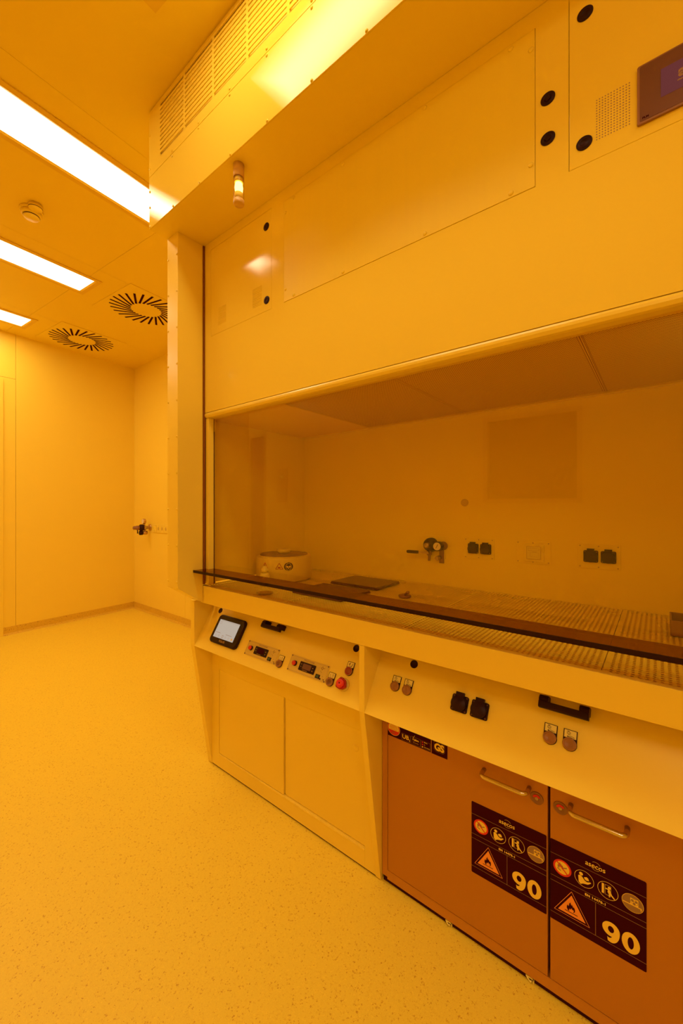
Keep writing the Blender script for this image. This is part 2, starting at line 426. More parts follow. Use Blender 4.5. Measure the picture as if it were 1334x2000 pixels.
# skirting
bl = struct('baseboard_left', MB().prism([(0, 0), (.022, 0), (.006, .018), (.003, .08), (0, .08)], -1.336, 0, 'y').box((0, -3.98, 0), (.004, -2.60, .08)), 'skirting_vinyl', 'coved speckled vinyl skirting along the far wall', 'skirting')
bl.location = CRN; bl.rotation_euler = (0, 0, RZ)
struct('baseboard_back', MB().prism([(YW, 0), (YW, .08), (YW-.003, .08), (YW-.006, .018), (YW-.022, 0)], CRN.x, -1.81, 'x').box((.46, YW-.004, 0), (XR_ROOM, YW, .08)), 'skirting_vinyl', 'coved speckled vinyl skirting along the back wall', 'skirting')
struct('baseboard_front', MB().box((D1, YF, 0), (XR_ROOM, YF+.004, .08)), 'skirting_vinyl', 'speckled vinyl skirting below the camera side wall', 'skirting')
struct('baseboard_right', MB().box((XR_ROOM-.004, YF, 0), (XR_ROOM, YW, .08)), 'skirting_vinyl', 'speckled vinyl skirting along the right wall', 'skirting')

# ------------------------------------------------------------------ ceiling luminaires
def luminaire(xc, y0, y1, label, along_x=False):
    """xc, y0, y1 on the plan grid; the housing follows the ceiling grid"""
    lx, ly = (.5625, .162) if along_x else (.162, (y1-y0)*.533)
    cx, cy = on_grid(xc, (y0+y1)/2)
    t = thing('ceiling_light', label, 'ceiling light', (cx, cy, ZC-.001), 'yellow-room ceiling luminaires')
    t.rotation_euler = (0, 0, RZ)
    m = MB(); kx = .043 if along_x else 0
    def rect(k, q=0): return [(-lx+k+q, -ly+k), (lx-k-q, -ly+k), (lx-k-q, ly-k), (-lx+k+q, ly-k)]
    vs = [(*p, .0005) for p in rect(0)]+[(*p, -.006) for p in rect(0)]+[(*p, -.006) for p in rect(.030, kx)]+[(*p, -.001) for p in rect(.042, kx)]
    fs = []
    for a in range(3):
        for c in range(4): fs.append((a*4+c, a*4+(c+1) % 4, a*4+4+(c+1) % 4, a*4+4+c))
    m.add(vs, fs); part('frame', m.mesh('frame'), 'lamp_frame_shaded', t)
    part('diffuser', MB().box((-lx+.042+kx, -ly+.042, -.0015), (lx-.042-kx, ly-.042, .0002)).mesh('diffuser'), 'lamp_panel_x' if along_x else 'lamp_panel', t)
    return t
luminaire(-.7474, .393, .707, 'bright ceiling light running along the canopy front, mirrored in it', along_x=True)
luminaire(-2.165, .13, 1.185, 'largest bright ceiling light, its end hidden behind the hood canopy')
luminaire(-3.345, .13, 1.185, 'middle bright ceiling light between the smoke detector and the swirl diffusers')
luminaire(-4.49, .02, 1.075, 'smallest bright ceiling light, farthest away near the left wall')
luminaire(1.05, .393, .707, 'added unseen ceiling light in line with the canopy front, beyond the hood end', along_x=True)  # added out of view to light the right side of the hood
luminaire(.33, -1.50, -.50, 'added unseen ceiling light behind the camera, just right of it')  # unseen, put in to brighten the hood chamber
luminaire(1.5, -1.50, -.50, 'added unseen ceiling light behind the camera, nearest the right wall')  # invented fixture out of view, for more frontal light from the right
luminaire(-4.49, -1.02, -.15, 'added unseen ceiling light over the doorway in the far wall, left of the frame')  # added out of view to brighten the wall behind the camera

# ------------------------------------------------------------------ swirl diffusers
def swirl(gx_, gy_, rot, label):
    cx, cy = on_grid(gx_, gy_)
    t = thing('swirl_diffuser', label, 'air diffuser', (cx, cy, ZC-.0005), 'swirl air diffusers in the ceiling')
    t.rotation_euler = (0, 0, RZ)
    part('face_plate', MB().box((-.31, -.31, -.004), (.31, .31, 0)).mesh('face_plate'), 'ceiling_paint', t, bevel=.0015)
    ri, ro, wd = .124, .288, .0172; N = 26; a0 = .62
    dx = math.sqrt(ro*ro-(ri*math.sin(a0))**2)-ri*math.cos(a0)
    me = MB().prism([(0,-wd/2),(dx,-wd/2),(dx,wd/2),(0,wd/2)], -.0008, 0).mesh('slot'); me.materials.append(MATS['slot_dark'])
    for i in range(N):
        a = 2*PI*i/N + rot
        o = part('slot', me, 'slot_dark', t); o.location = (ri*math.cos(a), ri*math.sin(a), -.0041); o.rotation_euler = (0, 0, a+a0)
    return t
swirl(-3.325, 1.60, 0.0, 'larger round swirl diffuser of dark radial slots, cut off by the hood jamb')
swirl(-4.475, 1.49, .1, 'smaller round swirl diffuser of dark radial slots near the left wall')

# smoke detector
sd = thing('smoke_detector', 'pale smoke detector on the ceiling above the middle light', 'smoke detector', (-2.917, .701, ZC))
part('base', MB().lathe([(.058, 0), (.058, -.010), (.053, -.014)], (-2.917, .701, ZC)), 'ceiling_paint', sd)
part('sensor_head', MB().lathe([(.050, -.014), (.050, -.030), (.044, -.036)], (-2.917, .701, ZC)).lathe([(.041, -.041), (.036, -.050), (.0, -.053)], (-2.917, .701, ZC)), 'ceiling_paint', sd)
part('slot_ring', MB().cyl((-2.917, .701, ZC-.042), .040, .008), 'slot_dark', sd)
part('indicator_head', MB().lathe([(.034, -.004), (.034, -.026), (.028, -.032), (0, -.033)], (-2.845, .703, ZC)), 'ceiling_paint', sd)
part('slot_band', MB().cyl((-2.845, .703, ZC-.024), .0347, .003), 'slot_dark', sd)

# ------------------------------------------------------------------ fume hood, upper part
XL, XR = -1.6458, .43
GRID = True
HO = thing('fume_hood', 'large white fume hood with canopy, fascia, sash window and angled jamb', 'fume hood', (-.6, 1.4, .925))
rivet = MB().lathe([(.0048, 0), (.0045, .0016), (.003, .003), (0, .0036)], seg=10).mesh('rivet')
YC = .805
# canopy: louvre panel
DX = .0196
cols = []
x = -1.552
while x < XR-.2: cols.append((x, x+.1815)); x += .1925
lv = part('louvre_panel', MB().plate(XL, XR, 2.7665, ZC-.004, YC, YC+.004, [(a, b, 2.811, 3.036) for a, b in cols]), 'hood_paint', HO)
part('louvre_backing', MB().box((XL, YC+.0085, 2.77), (XR, YC+.014, ZC-.004)), 'bench_paint', lv)
NS = 12; pitch = (3.036-2.811)/NS
sl = MB()
w0 = .1815
sl.prism([(0, -.0054), (.003, -.0054), (.003, .0054), (0, .0054)], 0, w0, 'x')
slat = sl.mesh('slat')
for a, b in cols:
    for k in range(1, NS):
        o = bpy.data.objects.new('slat', slat); COL.objects.link(o); o.parent = lv
        o.location = M((a, YC, 2.811+k*pitch)) - ORG[HO]; o.scale = (SX, 1, 1)
slat.materials.append(MATS['hood_paint'])
part('canopy_fascia', MB().box((XL, YC, 2.536), (XR, YC+.004, 2.7645)), 'hood_paint', HO, bevel=.001)
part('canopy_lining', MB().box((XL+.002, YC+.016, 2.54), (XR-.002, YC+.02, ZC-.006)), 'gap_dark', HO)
part('canopy_soffit', MB().box((XL, YC+.004, 2.536), (XR, 1.03, 2.540)), 'hood_paint', HO)
part('canopy_end', MB().box((XL, YC+.004, 2.541), (XL+.004, 2.19, ZC-.004)), 'hood_paint', HO)
part('canopy_end', MB().box((XR-.004, YC+.004, 2.541), (XR, 2.19, ZC-.004)), 'hood_paint', HO)
for k in range(11):
    xr = -.692-.1885*5+.1885*k
    if xr < XR-.01: part('rivet', rivet, 'hood_paint', HO, at=(max(xr, XL+.008), YC, 2.5425), rot=UP)
    xr = -.692-.1905*4+.1905*k
    for z in (2.7765, 2.7545):
        if xr < XR-.01: part('rivet', rivet, 'hood_paint', HO, at=(xr, YC, z), rot=UP)
for z in (2.63, 2.70, 2.80, 2.95): part('rivet', rivet, 'hood_paint', HO, at=(XL+.006, YC, z), rot=UP)
# jambs (side posts)
DX = 0.0
def jamb(sign, x_out, x_in_f, x_in_b):
    m = MB()
    xs = [(x_out, .885), (x_in_f, .885), (x_in_b, .998), (x_in_b, 1.004), (x_out, 1.004)]
    zb = [.929, .929, .848, .848, .848]
    n = 5; vs = [(p[0], p[1], z) for p, z in zip(xs, zb)] + [(p[0], p[1], 2.5355) for p in xs]
    fs = [tuple(range(n)), tuple(range(2*n-1, n-1, -1))]
    for i in range(n): fs.append((i, i+n, (i+1) % n+n, (i+1) % n))
    m.add(vs, fs)
    j = part('side_jamb', m, 'bench_paint', HO, bevel=.0015)
    for k in range(10):
        for xx in (x_out+sign*.008, x_in_f-sign*.006):
            o = bpy.data.objects.new('rivet', rivet); COL.objects.link(o); o.parent = j
            o.location = M((xx, .885, 2.435-.164*k)) - ORG[HO]; o.rotation_euler = UP
jamb(1, -1.628, -1.541, -1.541)
jamb(-1, XR-.002, XR-.097, XR-.099)
IXL, IXR = -1.591, XR-.052          # inner faces
# side panel behind jamb
part('side_wall', MB().box((-1.628, 1.005, .926), (-1.604, 2.19, 2.536)), 'hood_paint', HO)
part('side_wall', MB().box((XR-.039, 1.005, .926), (XR-.002, 2.19, 2.536)), 'hood_paint', HO)
part('groove', MB().box((-1.603, 1.0048, .930), (-1.5362, 1.0145, 2.534)), 'groove_brown', HO)
# fascia with access panels
YU = 1.012; g = .0009
A = (-1.4896, -1.0825, 2.094, 2.497); B = (-1.0125, -.1405, 2.095, 2.488); Cc = (-.0682, XR-.13, 2.094, 2.499)
fx0 = -1.5355; fx1 = XR-.104
part('fascia', MB().plate(fx0, fx1, 1.7435, 2.535, YU, YU+.012, [(a-g, b+g, c-g, d+g) for a, b, c, d in (A, B, Cc)]), 'hood_paint', HO)
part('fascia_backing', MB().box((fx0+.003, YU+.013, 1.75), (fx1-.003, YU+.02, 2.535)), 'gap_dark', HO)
pA = part('access_panel', MB().box((A[0], YU, A[2]), (A[1], YU+.012, A[3])), 'hood_paint', HO, bevel=.0012)
pB = part('access_panel', MB().box((B[0], YU-.0012, B[2]), (B[1], YU+.012, B[3])), 'brushed_paint', HO, bevel=.0012)
pC = part('access_panel', MB().box((Cc[0], YU, Cc[2]), (Cc[1], YU+.012, Cc[3])), 'hood_paint', HO, bevel=.0012)
def sub_at(parent, name, me, mat, wpos, rot=None, kind=None):
    if isinstance(me, MB): me = me.mesh(name)
    if not me.materials: me.materials.append(MATS[mat])
    o = bpy.data.objects.new(name, me); COL.objects.link(o); o.parent = parent
    o.location = M(wpos) - ORG[parent]
    if GRID: o.scale = (SX, 1, 1) if rot else (SX, SY, 1)
    if rot: o.rotation_euler = rot
    if kind: o['kind'] = kind
    return o
screw = MB().lathe([(.0062, 0), (.006, .0012), (.004, .0024), (0, .0028)], seg=14).mesh('screw')
for xs_, zs_ in ((-.1953, B[2]+.011), (-.4299, B[2]+.011), (-.7282, B[2]+.011), (-.9591, B[2]+.011), (-.1492, 2.153), (-1.0035, 2.143), (-.1492, 2.44), (-1.0035, 2.44),
                 (-.1953, B[3]-.011), (-.4299, B[3]-.011), (-.7282, B[3]-.011), (-.9591, B[3]-.011)):
    sub_at(pB, 'screw', screw, 'brushed_paint', (xs_, YU-.0012, zs_), UP)
lockm = MB().lathe([(.0158, 0), (.0158, .0015), (.0140, .0022), (.0115, .0010), (.0108, .0024), (.0085, .0030), (.0075, .0012), (0, .0012)], seg=28).mesh('quarter_turn_lock')
lockm.materials.append(MATS['black_plastic'])
keym = MB().box((-.0055, -.0055, 0), (.0055, .0055, .0026)).mesh('key_square'); keym.materials.append(MATS['black_gloss'])
for par, xx, zz in ((pA, -1.112, 2.4355), (pA, -1.110, 2.1368), (HO, -.1123, 2.295), (HO, -.1123, 2.1975), (pC, -.0368, 2.442), (pC, -.0385, 2.143)):
    l = sub_at(par, 'quarter_turn_lock', lockm, 'black_plastic', (xx, YU, zz), UP)
    if par is HO:
        k = bpy.data.objects.new('key_square', keym); COL.objects.link(k); k.parent = l; k.rotation_euler = (0, 0, .6)
# small louvre fields on the left access panel
for x0 in (-1.432, -1.196):
    m = MB()
    for k in range(12): m.box((0, -.0012, k*.0068), (.056, 0, k*.0068+.0034))
    sub_at(pA, 'vent_slits', m, 'hood_paint', (x0, YU, 2.131))
# speaker perforation and display on the right access panel
m = MB()
for i in range(12):
    for j in range(16): m.disc((i*.0053, j*.006), .0013, 0, 8)
sub_at(pC, 'speaker_holes', m, 'print_brown', (-.0148, YU-.0004, 2.1365), UP)
tdp = part('touch_display', MB().prism(rrect(.20, .125, .004), 0, .006), 'bezel_edge', HO, at=(.157, YU, 2.1825), rot=UP)
part('bezel_face', MB().prism(rrect(.193, .117, .003), .006, .0066), 'bezel_brown', tdp, at=(.0008, .0008, 0))
part('screen', MB().box((-.0615, -.0275, .0067), (.0615, .0305, .0073)), 'screen_violet', tdp)
part('lettering', text_mesh('ar', .03, .0012), 'print_brown', tdp, at=(-.022, .006, .0075))
part('text_line', MB().box((-.036, -.011, .0074), (.03, -.0085, .0076)), 'print_brown', tdp)
part('lettering', text_mesh('PLM', .006, .0003, align='LEFT'), 'print_black', tdp, at=(-.0915, -.0525, .0068))
# sash head rail
pts = [(1.0125, 1.7415), (1.0100, 1.735), (1.0100, 1.728), (1.014, 1.7195), (1.022, 1.7175), (1.062, 1.7175), (1.062, 1.7415)]
part('head_rail', MB().prism(pts, fx0, fx1, 'x'), 'bench_paint', HO, bevel=.001)
# inner side posts with the sash channel
for s, xa, xb, xc in ((1, -1.5355, -1.514, IXL), (-1, fx1+.002, fx1-.022, IXR)):
    pst = part('sash_post', MB().box((min(xa, xb), 1.016, .926), (max(xa, xb), 1.042, 1.717)), 'hood_paint', HO, bevel=.001)
    part('sash_channel', MB().box((min(xa, xb), 1.0422, .93), (max(xa, xb), 1.0462, 1.656)), 'brown_plate', HO)
    part('sash_post', MB().box((min(xa, xb)-.05*(s > 0), 1.0505, .93), (max(xa, xb)-.003*s+.05*(s < 0), 1.0535, 1.717)), 'inner_laminate', HO)
# work chamber
YB = 1.705; ZI = 1.726
part('chamber_back', MB().box((IXL-.010, YB, .90), (IXR+.010, YB+.012, ZI+.07)), 'inner_laminate', HO)
part('chamber_side', MB().box((IXL-.010, 1.052, .922), (IXL, YB, ZI+.07)), 'inner_laminate', HO)
part('chamber_side', MB().box((IXR, 1.052, .922), (IXR+.010, YB, ZI+.07)), 'inner_laminate', HO)
part('plenum_box', MB().box((IXL, 1.063, ZI+.010), (IXR, YB, ZI+.018)), 'plenum', HO)
part('ceiling_strip', MB().box((IXL, YB-.022, ZI-.003), (IXR, YB, ZI+.006)), 'inner_laminate', HO)
JX = [-1.0910, -.5750, -.0590]
part('ceiling_sheet', MB().box((IXL, 1.064, ZI), (JX[0]-.0015, YB-.023, ZI+.003)), 'mesh_sheet', HO)
def diamond_sheet(wd, dp, px, py):
    nx, ny = int(wd/px), int(dp/py); vs = []; fs = []; ox = (wd-nx*px)/2; oy = (dp-ny*py)/2
    for j in range(ny):
        sh = (px/2 if j % 2 else 0)
        for i in range(nx if not j % 2 else nx-1):
            x0 = ox+i*px+sh; y0 = oy+j*py; x1 = x0+px; y1 = y0+py; cx, cy = (x0+x1)/2, (y0+y1)/2; n = len(vs); rx, ry = px*.40, py*.44
            vs += [(x1,y0,0),(x1,y1,0),(x0,y1,0),(x0,y0,0),(cx+rx,cy,0),(cx,cy+ry,0),(cx-rx,cy,0),(cx,cy-ry,0)]
            fs += [(n,n+1,n+4),(n+1,n+5,n+4),(n+1,n+2,n+5),(n+2,n+6,n+5),(n+2,n+3,n+6),(n+3,n+7,n+6),(n+3,n,n+7),(n,n+4,n+7)]
    m = MB(); m.add(vs, fs)
    if ox > 1e-6 or True:   # rim
        k = .0018
        m.box((-.0,-.0,-.0006),(wd,k,.0006)).box((0,dp-k,-.0006),(wd,dp,.0006)).box((0,0,-.0006),(k,dp,.0006)).box((wd-k,0,-.0006),(wd,dp,.0006))
    return m
mw = JX[1]-JX[0]-.003; md = YB-.023-1.064
me = diamond_sheet(mw, md, .0074, .0052).mesh('mesh_panel'); me.materials.append(MATS['mesh_sheet'])
for j in JX[:2]: part('mesh_panel', me, 'mesh_sheet', HO, at=(j+.0015, 1.064, ZI))
me2 = diamond_sheet(IXR-JX[2]-.0015, md, .0074, .0052).mesh('mesh_panel'); me2.materials.append(MATS['mesh_sheet'])
part('mesh_panel', me2, 'mesh_sheet', HO, at=(JX[2]+.0015, 1.064, ZI))
# sash
sg = part('sash_glass', MB().box((fx0+.004, 1.0435, .996), (fx1-.002, 1.0495, 1.716)), 'sash_glass', HO, label='clear sash window pane')
sh = part('sash_handle', MB().box((-1.5395, .9595, .9935), (fx1+.002, 1.043, 1.0035)), 'smoke_glass', HO, label='dark tinted glass sash handle ledge')
part('edge_strip', MB().box((-1.541, .9565, .9925), (fx1+.002, .9590, 1.0045)), 'black_gloss', sh)

# dark port plug on the chamber back
DX = -.0663
part('port_plug', MB().lathe([(.017, 0), (.017, .002), (.014, .003), (0, .003)]), 'screw_paint', HO, at=(-.528, YB, 1.317), rot=UP)

# ------------------------------------------------------------------ sockets, used on the chamber back and the console
sock_base = MB().prism(rrect(.0470, .0455, .005), 0, .004).mesh('socket'); sock_base.materials.append(MATS['black_plastic'])
sock_flap = MB().lathe([(.0215, 0), (.0215, .0095), (.0195, .0115), (0, .0115)], (-.0005, -.001, .004), 28).box((-.0115, .004, .004), (.0115, .030, .0145)).mesh('flap'); sock_flap.materials.append(MATS['black_plastic'])
sock_screw = MB().lathe([(.0026, 0), (.0026, .001), (0, .0016)], seg=10).mesh('screw'); sock_screw.materials.append(MATS['bezel_brown'])
plate_screw = shape_copy(sock_screw, 'screw', 'screw_paint')
def socket(parent, wpos, rot):
    s = part('socket', sock_base, 'black_plastic', parent, at=wpos, rot=rot) if parent.type == 'EMPTY' else sub_at(parent, 'socket', sock_base, 'black_plastic', wpos, rot)
    ORG[s] = None
    if parent.type == 'EMPTY':
        f = part('flap', sock_flap, 'black_plastic', s, at=(0, 0, 0))
        for a in (-1, 1):
            for b in (-1, 1): part('screw', sock_screw, 'dull_steel', s, at=(a*.0185, b*.018, .004))
    return s

def service_plate(x0, x1, z0, z1, name):
    t = thing(name[0], name[1], name[2], ((x0+x1)/2, YB, z0), name[3] if len(name) > 3 else None)
    part('plate', MB().box((x0, YB-.0035, z0), (x1, YB-.0003, z1)), 'inner_laminate', t, bevel=.001)
    for xx in (x0+.008, (x0+x1)/2, x1-.008):
        for zz in (z0+.007, z1-.007): part('screw', plate_screw, 'screw_paint', t, at=(xx, YB-.0035, zz), rot=UP)
    return t
p1 = service_plate(-.530, -.397, 1.060, 1.155, ('socket_plate', 'pale plate with two black flap sockets beside the gas regulator in the hood', 'power socket', 'twin socket plates inside the hood'))
p3 = service_plate(-.086, .049, 1.060, 1.154, ('socket_plate', 'pale plate with two black flap sockets, rightmost on the hood back wall', 'power socket', 'twin socket plates inside the hood'))
for p, cx in ((p1, -.4600), (p3, -.0155)):
    for d in (-.0275, .0275): socket(p, (cx+d, YB-.0035, 1.107), UP)
p2 = service_plate(-.308, -.178, 1.060, 1.154, ('network_outlet', 'pale framed network outlet between the two socket plates in the hood', 'outlet'))
fr = part('outlet_frame', MB().prism(rrect(.074, .074, .004), 0, .006), 'perforated_sheet', p2, at=(-.239, YB-.0035, 1.106), rot=UP, bevel=.001)
part('outlet_insert', MB().prism(rrect(.050, .050, .002), .006, .010), 'milky_plastic', fr, at=(0, 0, 0))
part('outlet_outline', MB().outline(rrect(.052, .052, .001, 1), .0016, .0102).outline([(-.02, .010), (.02, .010), (.02, .019), (-.02, .019)], .0010, .0102).outline([(-.012, -.016), (.018, -.016), (.018, .002), (-.012, .002)], .0006, .0102).line((-.004, .004), (.012, .0045), .0015, .0102), 'screw_paint', fr, at=(0, 0, 0))

# gas regulator in the chamber
rg = thing('gas_regulator', 'dark gas regulator with gauge and lever valve on hood back wall', 'regulator', (-.68, YB, 1.05))
part('mount_plate', MB().box((-.749, YB-.003, 1.045), (-.618, YB-.0003, 1.156)), 'inner_laminate', rg, bevel=.001)
part('bracket', MB().cyl((-.628, YB-.006, 1.110), .0205, .003, 'y').box((-.648, YB-.006, 1.026), (-.625, YB-.003, 1.110)), 'bezel_edge', rg)
part('dome', MB().lathe([(.0345, .0), (.0345, -.012), (.030, -.026), (.020, -.034), (.010, -.036), (0, -.036)], (-.688, YB-.004, 1.112), 32, 'y'), 'black_plastic', rg)
kn = part('adjusting_knob', MB().lathe([(.013, -.036), (.013, -.056), (.0105, -.060), (.006, -.060), (0, -.058)], (-.688, YB-.004, 1.112), 20, 'y'), 'dull_steel', rg)
gz = part('gauge', MB().lathe([(.010, -.004), (.010, -.018), (.0215, -.019), (.0215, -.046), (.0195, -.047)], (-.640, YB, 1.110), 32, 'y'), 'black_plastic', rg)
part('gauge_face', MB().cyl((-.640, YB-.0475, 1.110), .0185, .001, 'y', 28), 'gauge_face', gz)
part('gauge_needle', MB().prism([(-.646, 1.100), (-.6435, 1.1015), (-.634, 1.1195), (-.637, 1.1185)], YB-.0482, YB-.0478, 'y'), 'print_black', gz)
part('flow_knob', MB().cyl((-.645, YB-.006, 1.052), .0105, -.032, 'y', 20).cyl((-.645, YB-.038, 1.052), .0085, -.003, 'y', 20), 'dull_steel', rg)
part('valve_body', MB().box((-.700, YB-.030, 1.062), (-.682, YB-.012, 1.098)).tube([(-.691, YB-.021, 1.062), (-.691, YB-.021, 1.035)], .006), 'bezel_edge', rg, bevel=.001)
lev = part('lever', MB().box((-.745, YB-.044, 1.071), (-.688, YB-.041, 1.080)).cyl((-.690, YB-.030, 1.0755), .007, -.016, 'y', 14), 'dull_steel', rg)
part('lever_grip', MB().prism(rrect(.062, .0145, .006, 4, -.767, 1.0750), YB-.048, YB-.037, 'y'), 'black_plastic', lev, bevel=.001)

# ------------------------------------------------------------------ worktop
DX = 0.0
WT = thing('worktop', 'white perforated worktop with a smooth deep front edge under the sash', 'worktop', (-.6, 1.35, .84))
part('front_edge', MB().box((-1.556, 1.006, .842), (XR-.085, 1.026, .9235)), 'bench_paint', WT, bevel=.0015)
part('edge_gap', MB().box((-1.5135, 1.0263, .900), (XR-.127, 1.0305, .9165)), 'gap_dark', WT)
part('tray', MB().box((IXL+.002, 1.031, .903), (IXR-.002, YB-.001, .907)), 'tray_steel', WT)
def perf_sheet(wd, dp, p, r, m0):
    nx, ny = int((wd-2*m0)/p), int((dp-2*m0)/p); ox, oy = (wd-nx*p)/2, m0; vs = []; fs = []
    for j in range(ny):
        for i in range(nx):
            x0, y0 = ox+i*p, oy+j*p; cx, cy = x0+p/2, y0+p/2; n = len(vs); h = p/2
            for (a, b) in ((h,0),(h,h),(0,h),(-h,h),(-h,0),(-h,-h),(0,-h),(h,-h)): vs.append((cx+a, cy+b, 0))
            for k in range(8): vs.append((cx+r*math.cos(k*PI/4), cy+r*math.sin(k*PI/4), 0))
            for k in range(8): fs.append((n+k, n+(k+1) % 8, n+8+(k+1) % 8, n+8+k))
    m = MB(); m.add(vs, fs); y1 = oy+ny*p; x1 = ox+nx*p
    m.add([(0,0,0),(wd,0,0),(wd,oy,0),(0,oy,0)], [(0,1,2,3)]); m.add([(0,y1,0),(wd,y1,0),(wd,dp,0),(0,dp,0)], [(0,1,2,3)])
    m.add([(0,oy,0),(ox,oy,0),(ox,y1,0),(0,y1,0)], [(0,1,2,3)]); m.add([(x1,oy,0),(wd,oy,0),(wd,y1,0),(x1,y1,0)], [(0,1,2,3)])
    m.box((0,0,-.008),(wd,.0015,-.0002)).box((0,dp-.0015,-.008),(wd,dp,-.0002)).box((0,0,-.008),(.0015,dp,-.0002)).box((wd-.0015,0,-.008),(wd,dp,-.0002))
    return m
wy0 = 1.032; wdp = YB-.004-wy0
wx = [IXL+.004, -1.039, -.524, -.009, IXR-.004]
shared = None
for i in range(4):
    wd_ = wx[i+1]-wx[i]-.002
    if i in (1, 2):
        if shared is None: shared = perf_sheet(wd_, wdp, .0129, .0037, .0045).mesh('perforated_panel'); shared.materials.append(MATS['perforated_sheet'])
        me_ = shared
    else: me_ = perf_sheet(wd_, wdp, .0129, .0037, .0045).mesh('perforated_panel')
    part('perforated_panel', me_, 'perforated_sheet', WT, at=(wx[i]+.001, wy0, .918))
ZW = .918
# things on the worktop
DX = -.0358
ZW = .9195
sc = thing('spin_coater', 'round white spin coater with warning stickers at the left end of the worktop', 'spin coater', (-1.385, 1.385, ZW))
R_ = .138
part('body', MB().lathe([(.130, 0), (R_, .004), (R_, .110), (.134, .122), (.122, .126)], (-1.385, 1.385, ZW), 48), 'coater_body', sc)
part('lid', MB().lathe([(.120, .1255), (.118, .131), (.05, .134), (0, .134)], (-1.385, 1.385, ZW), 40), 'coater_lid', sc)
part('lid_knob', MB().lathe([(.030, .134), (.034, .142), (.034, .150), (.028, .154), (0, .154)], (-1.385, 1.385, ZW), 28), 'milky_plastic', sc)
def wrap(m2d, ang, zc, off=.0006):
    """bend flat artwork (x,y,layer) round the coater body; ang = direction of its centre"""
    m = MB()
    vs = []
    for x, y, z in m2d.v:
        a = ang+x/R_; r = R_+off+z
        vs.append((-1.385+r*math.cos(a), 1.385+r*math.sin(a), ZW+zc+y))
    m.add(vs, m2d.f); return m
def tri(s_, z=0, dy=0): return [(-s_/2, dy-s_*.289), (s_/2, dy-s_*.289), (0, dy+s_*.577)]
def grid_disc(m, r, z): 
    for k in range(8):
        y0, y1 = -r+2*r*k/8, -r+2*r*(k+1)/8
        a, b = math.sqrt(max(0, r*r-y0*y0)), math.sqrt(max(0, r*r-y1*y1))
        for q in range(4): m.add([(-a+2*a*q/4, y0, z), (-a+2*a*(q+1)/4, y0, z), (-b+2*b*(q+1)/4, y1, z), (-b+2*b*q/4, y1, z)], [(0,1,2,3)])
base_ang = math.atan2(-1.385, 1.385)     # towards the camera
for da, inner in ((-.66, 'flame'), (-.12, 'hand')):
    st = part('warning_sticker', wrap(MB().poly(tri(.034)), base_ang+da, .078), 'coater_body', sc)
    part('sticker_border', wrap(MB().outline(tri(.0345), .0028, .0004), base_ang+da, .078), 'print_red' if inner == 'flame' else 'dark_red_plastic', st)
    if inner == 'hand': g_ = MB().poly([(-.006, -.006), (.006, -.006), (.006, .000), (.000, .001), (-.003, .003), (-.006, .000)], .0004)
    else: g_ = MB().poly([(-.004, -.006), (.004, -.006), (.004, .002), (0, .009), (-.004, .002)], .0004)
    part('sticker_glyph', wrap(g_, base_ang+da, .078), 'dark_red_plastic', st)
m = MB(); grid_disc(m, .0215, 0)
st = part('eye_protection_sticker', wrap(m, base_ang+.20, .080), 'print_black', sc)
hd = MB(); hd.outline([(.0135*math.cos(t*PI/8), -.001+.0165*math.sin(t*PI/8)) for t in range(16)], .0016, .0004); hd.disc((-.0055, -.001), .005, .0004, 12); hd.disc((.0055, -.001), .005, .0004, 12); hd.line((-.013, .002), (.013, .002), .0014, .0004); hd.poly([(-.004, -.010), (.004, -.010), (.003, -.006), (-.003, -.006)], .0004)
part('sticker_glyph', wrap(hd, base_ang+.20, .080), 'print_light', st)
DX = -.0181
bt = thing('wash_bottle', 'small milky plastic bottle in front of the spin coater', 'bottle', (-1.330, 1.200, ZW))
part('body', MB().lathe([(.021, 0), (.022, .003), (.022, .050), (.017, .060)], (-1.330, 1.200, ZW)), 'milky_plastic', bt)
part('cap', MB().lathe([(.016, .060), (.0165, .078), (.012, .082), (.008, .092), (0, .093)], (-1.330, 1.200, ZW)), 'milky_plastic', bt)
DX = -.006
ds = thing('watch_glass', 'shallow clear dish on the worktop below the sash handle', 'dish', (-1.19, 1.075, ZW))
part('bowl', MB().lathe([(.012, .0005), (.026, .002), (.034, .008), (.035, .008), (.027, .0005)], (-1.19, 1.075, ZW), 28), 'clear_plastic', ds)
def hotplate(x0, x1, y0, y1, label):
    t = thing('hotplate', label, 'hotplate', ((x0+x1)/2, (y0+y1)/2, ZW), 'hotplates set on the worktop')
    part('base_frame', MB().box((x0, y0, ZW+.0005), (x1, y1, ZW+.006)), 'bezel_brown', t, bevel=.001)
    part('heating_plate', MB().box((x0+.002, y0+.002, ZW+.0062), (x1-.002, y1-.002, ZW+.0125)), 'brown_plate', t, bevel=.0015)
DX = -.0477
hotplate(-1.088, -.826, 1.417, 1.612, 'brown square hotplate near the back of the worktop')
DX = -.0238
hotplate(-1.105, -.841, 1.165, 1.362, 'brown square hotplate behind the sash handle, nearer the front')
DX = -.0359
vk = thing('tap_handle', 'small grey round valve handle lying on the perforated worktop', 'handle', (-.679, 1.387, ZW))
part('disc', MB().lathe([(.024, .0005), (.0255, .003), (.0255, .008), (.022, .0095), (0, .0095)], (-.679, 1.387, ZW), 28), 'bezel_edge', vk)
part('stem', MB().tube([(-.677, 1.385, ZW+.009), (-.670, 1.385, ZW+.020), (-.660, 1.387, ZW+.024)], .004).cyl((-.664, 1.386, ZW+.017), .0065, .009), 'bezel_edge', vk)
DX = -.0458
tb = thing('tray_box', 'made-up brown plastic tray for a dark shape at the right end of the worktop', 'tray', (.235, 1.49, ZW))  # tray made up to stand for an unclear dark shape
tb_m = MB()
